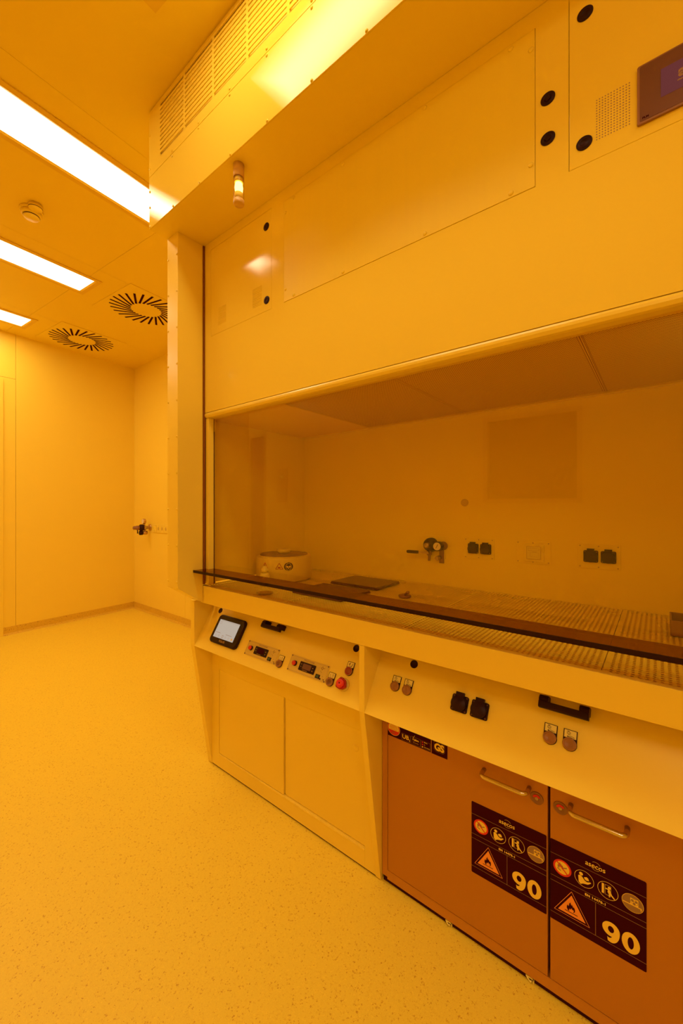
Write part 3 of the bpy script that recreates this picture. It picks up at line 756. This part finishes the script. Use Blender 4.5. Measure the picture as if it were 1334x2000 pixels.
for (a, b, c_, d) in ((.162, .310, 1.432, 1.436), (.162, .310, 1.546, 1.550), (.162, .166, 1.436, 1.546), (.306, .310, 1.436, 1.546)): tb_m.box((a, c_, ZW+.0005), (b, d, ZW+.045))
tb_m.box((.166, 1.436, ZW+.0005), (.306, 1.546, ZW+.004))
part('tray_shell', tb_m, 'bezel_edge', tb, bevel=.001)

DX = 0.0
# ------------------------------------------------------------------ base cabinet (left) with tilted control panel
def P60(x, t, n=0.0): return (x-.0038, 1.006+.5*t-.866*n, .622+.866*t+.5*n)
BC = thing('base_cabinet', 'white bench cabinet with tilted control panel and two flush doors', 'cabinet', (-1.14, 1.4, 0))
wing = [(1.006, .8415), (1.006, .622), (1.098, .004), (1.69, .004), (1.69, .8415)]
part('side_panel', MB().prism(wing, -1.645, -1.616, 'x'), 'bench_paint', BC, bevel=.001)
part('side_panel', MB().prism(wing, -.658, -.638, 'x'), 'bench_paint', BC, bevel=.001)
def ctrl(x0, x1):
    a, b = P60(0, 0), P60(0, .252); n = (-.866*.003, .5*.003)
    # tilted sheet with folded lower return
    return MB().prism([(a[1], a[2]), (b[1], b[2]), (b[1]+.003, b[2]), (a[1]+.0045, a[2]+.0015), (1.094, .600), (1.094, .597)], x0, x1, 'x')
part('control_panel', ctrl(-1.6155, -.6585), 'bench_paint', BC)
YD = 1.098
dl = (-1.556, -1.1125, .075, .490); dr = (-1.1095, -.704, .075, .490)
part('front_frame', MB().plate(-1.6155, -.6585, .007, .60, YD, YD+.018, [(-1.5575, -.7025, .0735, .4915)]), 'bench_paint', BC, bevel=.001)
part('backing_and_floor_shade', MB().box((-1.60, YD+.0185, .02), (-.67, YD+.022, .58)).box((-1.615, YD+.004, .0005), (-.659, YD+.016, .0068)), 'gap_dark', BC)  # the low box is a dark strip for the shade gap at the floor
cup = MB().lathe([(.0125, .0), (.0125, .0008), (.0105, .0014), (.0085, .0003), (0, .0003)], seg=24).mesh('lock'); cup.materials.append(MATS['bench_paint'])
for (a, b, c_, d), yo, lx in ((dl, .0020, -1.520), (dr, .0090, -.748)):
    dd = part('cabinet_door', MB().box((a, YD+yo, c_), (b, YD+.016, d)), 'bench_paint', BC, bevel=.002)
    sub_at(dd, 'lock', cup, 'bench_paint', (lx, YD+yo, .414), UP)
part('bottom_bead', MB().box((-1.556, YD-.0015, .0668), (-.704, YD, .0708)), 'bench_paint', BC)

hole_m = MB().lathe([(.0128, 0), (.0128, .0012), (.0112, .0018), (.0108, .0006), (0, .0006)], seg=28).mesh('panel_latch'); hole_m.materials.append(MATS['black_plastic'])
def latch(p, x, t): part('panel_latch', hole_m, 'black_plastic', p, at=P60(x, t), rot=TILT)
btn_plate = MB().prism([(-.0148, -.004), (-.0146, .0325), (.0146, .0325), (.0148, -.004), (.012, -.010), (-.012, -.010)], 0, .0022).cyl((0, 0, 0), .0155, .0022).mesh('push_button'); btn_plate.materials.append(MATS['black_plastic'])
btn_tag = MB().box((-.0128, .0135, .0022), (.0128, .0310, .0027)).mesh('tag'); btn_tag.materials.append(MATS['tag_white'])
btn_ring = MB().lathe([(.0148, .0022), (.0148, .0075), (.0135, .0088), (.0118, .0080)], seg=32).mesh('collar'); btn_ring.materials.append(MATS['grey_button'])
btn_cap = MB().lathe([(.0118, .0022), (.0118, .0080), (.0095, .0086), (.0088, .0080), (0, .0080)], seg=32).mesh('cap')
cap_grey = shape_copy(btn_cap, 'cap', 'grey_button'); cap_red = shape_copy(btn_cap, 'cap', 'dark_red_plastic')
Zt = .0030
def gl_hand():
    m = MB(); c = [(-.0035+.0040*math.cos(k*PI/4+.4), .0245+.0040*math.sin(k*PI/4+.4)) for k in range(8)]
    m.outline(c, .0006, Zt).outline([(-.0055, .0250), (-.0035, .0215), (-.0010, .0240), (-.004, .0275)], .0005, Zt).line((-.007, .0295), (-.002, .0285), .0006, Zt)
    m.disc((-.0050, .0165), .0014, Zt, 10).outline([(-.0035, .0165), (0, .0188), (.008, .0172), (.009, .0158), (.004, .0150), (-.0035, .0160)], .0006, Zt); return m
def gl_tip():
    m = MB(); m.line((-.009, .0175), (-.0030, .0175), .0007, Zt).line((-.007, .0235), (-.005, .0190), .0007, Zt).line((-.0075, .024), (-.0055, .0255), .0012, Zt)
    m.outline([(.0050+.0032*math.cos(k*PI/4), .0215+.0038*math.sin(k*PI/4)) for k in range(8)], .0007, Zt).line((.003, .0262), (.0065, .0262), .0007, Zt); return m
def gl_spray():
    m = MB(); m.poly([(-.0080, .0215), (-.0045, .0275), (-.0015, .0285), (-.0030, .0255), (-.0045, .0215)], Zt).line((-.0045, .026), (-.0035, .0165), .0012, Zt)
    m.line((.0020, .0185), (.0035, .0160), .0016, Zt).line((.0035, .0160), (.0090, .0270), .0016, Zt); return m
GL = {}
for nm, fn in (('hand', gl_hand), ('tip', gl_tip), ('spray', gl_spray)):
    GL[nm] = fn().mesh('glyph'); GL[nm].materials.append(MATS['print_black'])
def button(p, x, t, cap, glyph):
    b = part('push_button', btn_plate, 'black_plastic', p, at=P60(x, t), rot=TILT)
    part('tag', btn_tag, 'tag_white', b, at=(0, 0, 0)); part('collar', btn_ring, 'grey_button', b, at=(0, 0, 0))
    part('cap', cap, 'grey_button', b, at=(0, 0, 0)); part('glyph', GL[glyph], 'print_black', b, at=(0, 0, 0))
def pull(p, x0, x1):
    m = MB(); w_ = .021
    for a in (x0, x1-w_):
        m.prism([(.178, 0), (.178, .031), (.184, .036), (.190, .036), (.197, .030), (.199, .020), (.199, 0)], a, a+w_, 'x')
    m.prism([(.166, .020), (.166, .034), (.170, .037), (.183, .037), (.183, .020)], x0, x1, 'x')
    me = MB(); me.add([(v[0]-x0, v[1], v[2]) for v in m.v], m.f); mm = me.mesh('pull_handle')
    part('pull_handle', mm, 'black_plastic', p, at=P60(x0, 0), rot=TILT, bevel=.0015)
latch(BC, -1.5425, .187); latch(BC, -.7355, .186)
pull(BC, -1.203, -1.093)
# touch panel
tp = part('touch_panel', MB().prism(rrect(.196, .132, .020, 6), 0, .012), 'black_plastic', BC, at=P60(-1.418, .107), rot=TILT, bevel=.004)
part('front_glass', MB().prism(rrect(.186, .122, .016, 6), .012, .0128), 'black_gloss', tp)
part('screen', MB().box((-.0725, -.0415, .0129), (.0725, .0415, .0132)), 'screen_white', tp, at=(-.006, .0015, 0))
m = MB().line((-.066, -.0185), (-.030, -.0185), .0012, .0135).line((.008, -.0185), (.052, -.0185), .0012, .0135)
m.outline([(-.063, .022), (-.050, .022), (-.050, .032), (-.063, .032)], .0005, .0135).line((-.06, .025), (-.053, .029), .0005, .0135).line((-.066, .0375), (.068, .0375), .0006, .0135)
part('screen_lines', m, 'print_brown', tp, at=(-.006, .0015, 0))
m = MB().outline([(-.012, -.036), (-.003, -.036), (-.003, -.026), (-.012, -.026)], .0012, .0135)
for xx in (-.058, -.035, .014, .036): m.outline([(xx+.004*math.cos(k*PI/3), -.031+.004*math.sin(k*PI/3)) for k in range(6)], .0006, .0135)
part('screen_icons', m, 'print_line', tp, at=(-.006, .0015, 0))
part('screen_icon', MB().disc((.059, -.031), .0048, .0135, 12), 'print_yellow', tp, at=(-.006, .0015, 0))
part('lettering', text_mesh('POLOS', .0125, .0004, sx=1.05), 'print_line', tp, at=(-.004, -.051, .0131))
# two heater controllers
def controller(xc, label_lit):
    c = part('heater_controller', MB().prism(rrect(.191, .061, .002), 0, .002), 'plate_beige', BC, at=P60(xc, .072), rot=TILT)
    m = MB().outline([(-.0915, -.0265), (.0915, -.0265), (.0915, .0265), (-.0915, .0265)], .0006, .0022)
    for xx, yy in ((.020, .008), (.020, .004), (.020, .000), (.020, -.004)): m.line((xx+.008, yy+.006), (xx+.036, yy+.006), .0005, .0022)
    for a in range(8): m.line((-.068+.012*math.cos(a), .001+.012*math.sin(a)), (-.068+.0135*math.cos(a), .001+.0135*math.sin(a)), .0006, .0022)
    part('print_lines', m, 'print_brown', c)
    m = MB()
    for dx, dy in ((0, .0042), (.0042, 0), (-.0042, 0), (0, -.0042)): m.disc((.0665+dx, .015+dy), .0017, .0022, 8)
    m.disc((.0765, .017), .0012, .0022, 8)
    for dx, dy in ((.062, .004), (.067, .001), (.078, -.012), (.080, -.020)): m.disc((dx, dy), .001, .0022, 8)
    m.disc((.0855, -.0215), .0022, .0022, 10)
    if label_lit: m.disc((.070, -.022), .0032, .0022, 12)
    part('print_marks', m, 'print_black', c)
    part('lettering', text_mesh('PRÄZITHERM', .0072, .00015, spacing=1.25), 'print_brown', c, at=(-.002, .0225, .0022))
    k = part('knob', MB().lathe([(.0098, .002), (.0095, .0075), (.0085, .0080)], seg=24), 'black_plastic', c, at=(-.0655, .001, 0))
    part('knob_cap', MB().lathe([(.0084, .0020), (.0084, .0125), (.0075, .0140), (0, .0140)], (-.0655, .001, 0), 24), 'red_plastic', c)
    d = part('display', MB().prism(rrect(.077, .0325, .002), .002, .0050), 'black_gloss', c, at=(-.0015, -.0005, 0), bevel=.0006)
    m = MB()
    for xx, yy in ((-.029, .007), (-.029, -.002), (.0285, .004), (.0285, -.006)): m.box((xx-.0018, yy-.0016, .0050), (xx+.0018, yy+.0016, .0056))
    part('display_keys', m, 'print_line', c, at=(-.0015, -.0005, 0))
    part('display_window', MB().box((-.0215, -.0085, .0050), (.0195, .0115, .0053)), 'bezel_brown' if label_lit else 'print_black', c, at=(-.0015, -.0005, 0))
    part('display_text', MB().box((-.018, -.0135, .0050), (.006, -.0120, .0053)), 'print_line', c, at=(-.0015, -.0005, 0))
    part('rocker_switch', MB().box((.0475, -.0235, .002), (.0665, -.0095, .0045)), 'black_plastic', c)
    part('rocker_lens', MB().box((.0515, -.0210, .0045), (.0625, -.0120, .0052)), 'green_plastic', c)
    for a in (-1, 1):
        for b in (-1, 1): part('screw', sock_screw, 'bezel_brown', c, at=(a*.0905, b*.0265, .002))
controller(-1.1725, False); controller(-.9140, True)
button(BC, -1.0555, .0525, cap_grey, 'tip'); button(BC, -.7980, .0525, cap_grey, 'tip'); button(BC, -.7355, .1055, cap_red, 'spray')
es = part('emergency_stop', MB().lathe([(.0225, 0), (.0225, .004), (.0195, .006), (.0150, .006), (.0150, .012)], seg=32), 'plate_beige', BC, at=P60(-.7400, .0590), rot=TILT)
hub = [(r_*math.cos(a), r_*math.sin(a)) for k in range(36) for a in [2*PI*k/36] for r_ in [.0185+.0028*max(0, math.cos(3*a+.9))**2]]
part('mushroom_skirt', MB().prism(hub, .0125, .0225, smooth=True), 'dark_red_plastic', es)
part('mushroom_head', MB().lathe([(.0150, .012), (.0145, .029), (.0125, .032), (.003, .032), (.0025, .0308), (0, .0308)], seg=32), 'red_plastic', es)
part('mushroom_dot', MB().disc((0, 0), .0022, .0312, 12), 'print_black', es)

# ------------------------------------------------------------------ service console (right)
SC = thing('service_console', 'white tilted service panel with sockets above the grey safety cabinet', 'control panel', (-.1, 1.3, .60))
part('control_panel', ctrl(-.6378, XR-.0225), 'bench_paint', SC)
part('side_panel', MB().prism(wing, XR-.022, XR-.002, 'x'), 'bench_paint', SC, bevel=.001)
part('rear_apron', MB().box((-.6375, 1.16, .66), (XR-.0225, 1.165, .8415)), 'gap_dark', SC)
latch(SC, -.5090, .1865)
button(SC, -.5525, .1055, cap_grey, 'hand'); button(SC, -.5105, .1055, cap_grey, 'hand')
button(SC, -.1130, .1030, cap_grey, 'hand'); button(SC, -.0705, .1030, cap_grey, 'hand')
socket(SC, P60(-.3445, .1150), TILT); socket(SC, P60(-.2880, .1150), TILT)
pull(SC, -.1410, -.0320)

# ------------------------------------------------------------------ safety storage cabinet
DX = -.0087
SF = thing('safety_cabinet', 'grey under-bench safety storage cabinet with two stickered doors', 'safety cabinet', (-.11, 1.4, 0))
SX0, SX1 = -.628, .405
part('body', MB().box((SX0+.002, 1.135, .022), (SX1-.002, 1.70, .59)), 'gap_dark', SF)
part('frame_stile', MB().box((SX0, 1.106, .020), (SX0+.0210, 1.135, .59)), 'cabinet_frame_grey', SF, bevel=.001)
part('frame_stile', MB().box((SX1-.0255, 1.106, .020), (SX1, 1.135, .59)), 'cabinet_frame_grey', SF, bevel=.001)
part('bottom_bar', MB().box((SX0+.0212, 1.103, .016), (SX1-.0260, 1.135, .0475)), 'cabinet_frame_grey', SF, bevel=.001)
part('toe_shade_strip', MB().box((SX0+.004, 1.109, .0005), (SX1-.004, 1.16, .0158)), 'gap_dark', SF)  # near-black strip painting the shade under the bottom bar
YDR = 1.100
doors = []
for x0, x1 in ((-.6020, -.1225), (-.1165, .374)):
    d = part('cabinet_door', MB().box((x0, YDR, .0520), (x1, 1.132, .588)), 'cabinet_grey', SF, bevel=.0015); doors.append(d)
for d, x0, x1 in ((doors[0], -.284, -.166), (doors[1], -.070, .044)):
    zt = .5335; yo = YDR-.034; pts = [(x0, YDR, zt)]
    for k in range(6):
        a = k/5*PI/2; pts.append((x0+.014-.014*math.cos(a), yo+.014-.014*math.sin(a), zt))
    for k in range(6):
        a = k/5*PI/2; pts.append((x1-.014+.014*math.sin(a), yo+.014-.014*math.cos(a), zt))
    pts.append((x1, YDR, zt))
    h = part('handle', MB().tube(pts, .0058, 14), 'chrome', d)
for d, lx in ((doors[0], -.148), (doors[1], -.093)):
    l = sub_at(d, 'door_lock', MB().lathe([(.0165, 0), (.0160, .0022), (.0120, .0030), (.0115, .0018), (0, .0018)], seg=28), 'bezel_edge', (lx, YDR, .5140), UP)
    sub_at(d, 'lock_indicator', MB().ring((0, 0), .0040, .0095, .0024, 16, .35, PI-.1), 'print_red', (lx, YDR, .5140), UP)
    sub_at(d, 'lock_core', MB().lathe([(.0042, .0018), (.0042, .0034), (.0018, .0034), (.0016, .0026), (0, .0026)], seg=16), 'dull_steel', (lx, YDR, .5135), UP)

# --- sticker artwork (local x right, y up)
S1, S2 = .0004, .0007
flame = [(-.30,-.50),(-.42,-.25),(-.40,.0),(-.30,.16),(-.28,-.02),(-.20,.14),(-.18,.34),(-.05,.55),(-.04,.36),(.08,.22),(.06,.40),(.14,.24),(.22,.06),(.26,.20),(.36,.0),(.38,-.22),(.30,-.42),(.20,-.50),(.27,-.30),(.18,-.12),(.12,-.26),(.06,-.06),(-.04,-.20),(-.09,-.32),(-.14,-.20),(-.2,-.34),(-.18,-.50)]
def sc_pts(p, s_, cx, cy): return [(cx+a*s_, cy+b*s_) for a, b in p]
def sticker_art(door, cx, cz):
    y = YDR-.0005; W_, H_ = .1955, .2100
    def put(name, m, mat): sub_at(door, name, m, mat, (cx, y, cz), UP)
    put('sticker', MB().prism(rrect(W_, H_, .003, 3), -.0003, 0), 'print_black')
    L = MB()
    for yy in (.0690, .0110, -.0025, -.0850): L.line((-.0975, yy), (.0975, yy), .0007, S1)
    L.line((.0004, -.0028), (.0004, -.0850), .0007, S1)
    put('sticker_rules', L, 'print_line')
    cxs_ = (-.0705, -.0232, .0249, .0723); cy_ = .0410
    Wt = MB()
    for k in (1, 2, 3): Wt.ring((cxs_[k], cy_), .0196, .0205, S2)
    # reading person
    x_ = cxs_[1]
    Wt.disc((x_-.0065, cy_+.0098), .0042, S2, 16)
    Wt.poly([(x_-.0125, cy_+.0035), (x_-.0085, cy_+.0055), (x_-.004, cy_+.0035), (x_+.0005, cy_-.0025), (x_+.006, cy_-.0045), (x_+.0130, cy_-.0010), (x_+.0145, cy_-.0030), (x_+.0080, cy_-.0095), (x_-.002, cy_-.0125), (x_-.0075, cy_-.0165), (x_-.0115, cy_-.0120)], S2)
    Wt.poly([(x_-.0005, cy_+.0045), (x_+.005, cy_+.0075), (x_+.0085, cy_+.0060), (x_+.0105, cy_+.0005), (x_+.0050, cy_-.0015), (x_+.001, cy_+.0005)], S2)
    # closing the door
    x_ = cxs_[2]
    Wt.poly([(x_-.0120, cy_-.0105), (x_-.0075, cy_-.0105), (x_-.0075, cy_+.0135), (x_-.0120, cy_+.0135)], S2)
    Wt.outline([(x_-.0055, cy_-.0105), (x_+.006, cy_-.0105), (x_+.006, cy_+.0130), (x_-.0055, cy_+.0130)], .0006, S2)
    Wt.disc((x_+.0030, cy_+.0085), .0030, S2, 14)
    Wt.poly([(x_-.0050, cy_+.0050), (x_+.0010, cy_+.0060), (x_+.0040, cy_+.0045), (x_+.0060, cy_-.0010), (x_+.0085, cy_-.0065), (x_+.0145, cy_-.0125), (x_+.0125, cy_-.0140), (x_+.0050, cy_-.0080), (x_+.0045, cy_-.0135), (x_+.0020, cy_-.0135), (x_+.0020, cy_-.0070), (x_-.0005, cy_-.0020), (x_+.0005, cy_+.0025), (x_-.0045, cy_+.0030)], S2)
    # prohibition disc light ground
    x_ = cxs_[0]; Wt.disc((x_, cy_), .0165, S1)
    put('pictograms', Wt, 'print_light')
    put('prohibition_ring', MB().ring((x_, cy_), .0160, .0203, S2).line((x_-.0118, cy_+.0118), (x_+.0118, cy_-.0118), .0026, .0012), 'print_red')
    put('prohibition_glyph', MB().poly(sc_pts(flame, .0155, x_-.0040, cy_+.0040), S2).poly([(x_-.012, cy_-.0035), (x_-.003, cy_-.0070), (x_-.003, cy_-.0095), (x_-.011, cy_-.0065)], S2).poly([(x_+.001, cy_-.001), (x_+.0105, cy_+.0030), (x_+.0100, cy_+.0055), (x_+.001, cy_+.0015)], S2), 'print_brown')
    # ventilation disc
    x_ = cxs_[3]
    put('vent_ground', MB().disc((x_, cy_), .0195, S1), 'print_brown')
    put('vent_glyph', MB().poly([(x_-.0045, cy_-.0030), (x_+.0105, cy_-.0030), (x_+.0105, cy_+.0120), (x_-.0045, cy_+.0120)], S2).poly([(x_-.0185, cy_-.0030), (x_+.0165, cy_-.0030), (x_+.0165, cy_-.0090), (x_+.0145, cy_-.0090), (x_+.0145, cy_-.0052), (x_-.0185, cy_-.0052)], S2), 'print_light')
    fan = MB()
    for a in range(3):
        t = a*2*PI/3+.5; fan.disc((x_+.003+.0036*math.cos(t), cy_+.0045+.0036*math.sin(t)), .0027, .0010, 12)
    fan.ring((x_+.003, cy_+.0045), .0063, .0070, .0010, 24)
    put('vent_fan', fan, 'print_brown')
    # lettering
    sub_at(door, 'lettering', text_mesh('asecos', .0170, .00012, sx=.92, shear=.08), 'print_light', (cx-.0005, y-S2, cz+.0855), UP)
    put('logo_arcs', MB().ring((.0008, .0862), .0100, .0106, S2, 16, .55, 2.3).ring((.0008, .0862), .0100, .0106, S2, 16, .55+PI, 2.3+PI), 'print_light')
    sub_at(door, 'lettering', text_mesh('EN 14470-1', .0078, .00035, sx=1.0, spacing=1.15), 'print_light', (cx, y-S2, cz+.0042), UP)
    N9 = MB()
    def el(c, a_, b_, t): return (c[0]+a_*math.cos(t), c[1]+b_*math.sin(t))
    def band(co, ao, bo, ci, ai, bi, t0, t1, n=28):
        vs = []
        for k in range(n+1):
            t = t0+(t1-t0)*k/n; vs += [(*el(co, ao, bo, t), S2), (*el(ci, ai, bi, t), S2)]
        N9.add(vs, [(2*k, 2*k+1, 2*k+3, 2*k+2) for k in range(n)])
    c0 = (.0688, -.0560); band(c0, .0170, .0242, c0, .0058, .0140, 0, 2*PI)
    c9 = (.0312, -.0490); band(c9, .0172, .0172, c9, .0060, .0078, 0, 2*PI)
    cb = (.0312, -.0560); band((cb[0], c9[1]), .0172, .0312, (cb[0]-.004, c9[1]-.003), .0090, .0185, 0, -1.95)
    N9.v[-58:] = [(p[0], p[1], S2+.0003) for p in N9.v[-58:]]
    put('number_ninety', N9, 'print_light')
    # flammable triangle
    T = (-.0500, -.0525)
    def tr_(s_): return [(T[0]-s_*.5, T[1]-s_*.289), (T[0]+s_*.5, T[1]-s_*.289), (T[0], T[1]+s_*.577)]
    put('flammable_triangle', MB().poly(tr_(.0600), S1), 'print_orange')
    put('triangle_border', MB().outline(tr_(.0765), .0010, S1), 'print_orange')
    put('flame_glyph', MB().poly(sc_pts(flame, .0225, T[0]-.001, T[1]+.0035), S2).line((T[0]-.0150, T[1]-.0100), (T[0]+.0130, T[1]-.0100), .0016, S2), 'print_black')
sticker_art(doors[0], -.2225, .3200); sticker_art(doors[1], -.0185, .3195)
# narrow certification labels at the top of the left door
y = YDR-.0005
def lab(name, m, mat): sub_at(doors[0], name, m, mat, (-.525, y, .545), UP)
lab('label_strip', MB().prism([(-.0765, -.0275), (.0780, -.0275), (.0780, .035), (-.0765, .035)], -.0003, 0), 'print_black')
lab('label_strip', MB().prism([(.0805, -.0285), (.1315, -.0285), (.1315, .035), (.0805, .035)], -.0003, 0), 'print_black')
lab('seal_ring', MB().disc((-.0540, .0020), .0235, S1), 'print_red')
m = MB().ring((-.0540, .0020), .0225, .0235, S2).poly([(-.0540+.0195*math.cos(t), .0020+.0195*math.sin(t)) for t in [PI+.35-(PI+.7)*k/18 for k in range(19)]], S2)
lab('seal_face', m, 'print_yellow')
m = MB()
for k, wl_ in enumerate((.011, .014, .015, .013)): m.line((-.0540-wl_, .0120-.0045*k), (-.0540+wl_, .0120-.0045*k), .0009, .0010)
lab('seal_lines', m, 'print_red')
sub_at(doors[0], 'lettering', text_mesh('BEST', .0055, .0001), 'print_line', (-.579, y-.0009, .5325), UP)
m = MB().outline([(-.0240, -.0240), (.0070, -.0240), (.0070, -.0020), (-.0240, -.0020)], .0005, S2).outline([(.0100, -.0240), (.0420, -.0240), (.0420, .0), (.0100, .0)], .0005, S2).outline([(.0450, -.0240), (.0760, -.0240), (.0760, -.0010), (.0450, -.0010)], .0005, S2)
lab('label_rules', m, 'print_line')
sub_at(doors[0], 'lettering', text_mesh('UB', .0190, .0004), 'print_light', (-.5350, y-S2, .5330), UP)
sub_at(doors[0], 'lettering', text_mesh('1', .0105, .0003), 'print_light', (-.5205, y-S2, .5265), UP)
sub_at(doors[0], 'lettering', text_mesh('5 Jahre', .0088, .0004, sx=.85), 'print_light', (-.4990, y-S2, .5370), UP)
sub_at(doors[0], 'lettering', text_mesh('Garantie', .0062, .0001, sx=.95), 'print_line', (-.4990, y-S2, .5275), UP)
lab('tick_mark', MB().line((.0160, .0000), (.0180, -.0030), .0009, S2).line((.0180, -.0030), (.0230, .0060), .0009, S2), 'print_light')
for k, tx in enumerate(('Made', 'in', 'Germany')):
    sub_at(doors[0], 'lettering', text_mesh(tx, .0052, .00008, align='LEFT'), 'print_light', (-.4700, y-S2, .5410-.0075*k), UP)
lab('flag_square', MB().poly([(.0480, -.0220), (.0520, -.0220), (.0520, -.0180), (.0480, -.0180)], S2), 'print_light')
lab('flag_square', MB().poly([(.0480, -.0145), (.0520, -.0145), (.0520, -.0105), (.0480, -.0105)], S2).poly([(.0480, -.0070), (.0520, -.0070), (.0520, -.0030), (.0480, -.0030)], S2), 'print_red')
sub_at(doors[0], 'lettering', text_mesh('GS', .0300, .0016, sx=.9, spacing=.9), 'print_light', (-.4195, y-S2, .5420), UP)
lab('label_rules', MB().outline([(.0890, .0130), (.0890, -.0120), (.0960, -.0170), (.1170, -.0170), (.1230, -.0120), (.1230, .0130)], .0005, S2), 'print_line')
# white adjusting brackets in the toe gap
for xx in (-.392, -.166):
    m = MB().box((xx-.0100, 1.104, .0100), (xx+.0100, 1.1085, .0135)).box((xx+.0075, 1.104, .0010), (xx+.0105, 1.1085, .0135)).tube([(xx-.009, 1.105, .0115), (xx-.003, 1.103, .0070), (xx+.003, 1.102, .0040), (xx+.004, 1.102, .008)], .0018, 8)
    part('foot_bracket', m, 'tag_white', SF)

# ------------------------------------------------------------------ signal light under the canopy
DX = .0159
sx_, sy_ = -1.072, .8435
SG = thing('signal_light', 'small lit tubular signal lamp hanging under the canopy', 'signal lamp', (sx_, sy_, 2.5355))
part('socket_sleeve', MB().lathe([(.0185, 0), (.0185, -.046), (.0175, -.047)], (sx_, sy_, 2.5355)), 'signal_body', SG)
pr_ = [(.0178, -.047)]
for k in range(12): pr_ += [(.0182, -.048-.0066*k), (.0172, -.051-.0066*k)]
pr_.append((.0178, -.128))
part('lens', MB().lathe(pr_, (sx_, sy_, 2.5355), 28), 'signal_lens', SG)
part('lamp', MB().lathe([(0, -.066), (.0120, -.068), (.0145, -.083), (.0120, -.101), (0, -.103)], (sx_, sy_, 2.5355), 20), 'signal_glow', SG)
part('inner_tube', MB().cyl((sx_, sy_, 2.5355-.066), .0145, .018).cyl((sx_, sy_, 2.5355-.127), .0145, .023), 'tag_white', SG)
part('end_cap', MB().lathe([(.0185, -.128), (.0185, -.142), (.017, -.144), (0, -.144)], (sx_, sy_, 2.5355)), 'signal_body', SG)

# ------------------------------------------------------------------ gas tap and sockets on the back wall
GRID = False; DX = 0.0
rx, rz = -4.841, 1.045
RV = thing('wall_regulator', 'dark gas pressure regulator on the back wall in the room corner', 'regulator', (rx, YW, rz))
part('wall_flange', MB().lathe([(.040, 0), (.040, -.008), (.030, -.014), (.014, -.016), (.014, -.040)], (rx, YW, rz), 24, 'y'), 'brass', RV)
part('body', MB().box((rx-.02, YW-.085, rz-.02), (rx+.02, YW-.040, rz+.02)), 'dull_steel', RV, bevel=.003)
part('bonnet', MB().lathe([(.038, -.085), (.040, -.092), (.040, -.118), (.030, -.128), (.018, -.130)], (rx, YW, rz), 28, 'y'), 'black_plastic', RV)
part('adjusting_knob', MB().lathe([(.018, -.130), (.026, -.134), (.026, -.165), (.021, -.170), (.021, -.196), (.017, -.200), (0, -.200)], (rx, YW, rz), 24, 'y'), 'bezel_edge', RV)
gg = part('gauge', MB().lathe([(.030, -.062), (.031, -.066), (.031, -.088), (.029, -.090)], (rx, YW, rz+.075), 24, 'y'), 'brass', RV)
part('gauge_face', MB().cyl((rx, YW-.0905, rz+.075), .027, .0015, 'y', 24), 'gauge_face', gg)
part('gauge_stem', MB().tube([(rx, YW-.070, rz+.02), (rx, YW-.070, rz+.048)], .009), 'brass', gg)
part('outlet_valve', MB().tube([(rx, YW-.063, rz-.02), (rx, YW-.063, rz-.085)], .010).lathe([(.022, -.040), (.022, -.085), (.014, -.09)], (rx, YW, rz-.062), 20, 'y'), 'brass', RV)
part('valve_knob', MB().lathe([(.018, -.090), (.026, -.094), (.026, -.125), (.020, -.129), (0, -.129)], (rx, YW, rz-.062), 24, 'y'), 'black_plastic', RV)
part('set_lever', MB().tube([(rx, YW-.150, rz-.02), (rx, YW-.150, rz-.068)], .006), 'black_plastic', RV)
SS = thing('socket_strip', 'pale row of five wall sockets beside the wall regulator', 'power socket', (-4.50, YW, .985))
x = -4.762
for k in range(6):
    wd_ = .087
    fr_ = part('socket_frame', MB().box((x, YW-.010, .988), (x+wd_-.003, YW-.0003, 1.082)), 'wall_paint', SS, bevel=.002)
    if k: part('socket_well', MB().lathe([(.020, -.0102), (.019, -.0106), (0, -.0106)], (x+wd_/2, YW, 1.038), 20, 'y'), 'screw_paint', fr_)
    else: part('rocker', MB().box((x+.018, YW-.013, 1.01), (x+wd_-.022, YW-.010, 1.062)), 'perforated_sheet', fr_)
    x += wd_+(.010 if k == 0 else 0)
# ------------------------------------------------------------------ fittings behind the camera, mirrored in the sash
def wall_box(name, x0, x1, z0, z1, label, cat, mat, group=None):
    t = thing(name, label, cat, ((x0+x1)/2, YF, z0), group)
    part('cover', MB().box((x0, YF+.0003, z0), (x1, YF+.014, z1)), mat, t, bevel=.002)
    return t
t = wall_box('control_box', -4.25, -4.05, 1.36, 1.83, 'flat access control box on the wall behind the camera', 'control box', 'door_leaf')
part('status_lamp', MB().box((-4.18, YF+.014, 1.70), (-4.135, YF+.017, 1.73)), 'green_lamp', t)
part('key_field', MB().box((-4.21, YF+.014, 1.42), (-4.09, YF+.017, 1.62)), 'plate_beige', t)
for k, x0 in enumerate((.30, .50)):
    t = wall_box('wall_socket', x0, x0+.13, .98, 1.10, 'pale wall socket on the camera side wall, %s of the pair' % ('left' if k == 0 else 'right'), 'power socket', 'tag_white', 'wall sockets behind the camera')
    part('socket_well', MB().lathe([(.035, .0142), (.033, .0146), (0, .0146)], (x0+.065, YF, 1.04), 20, 'y'), 'screw_paint', t)
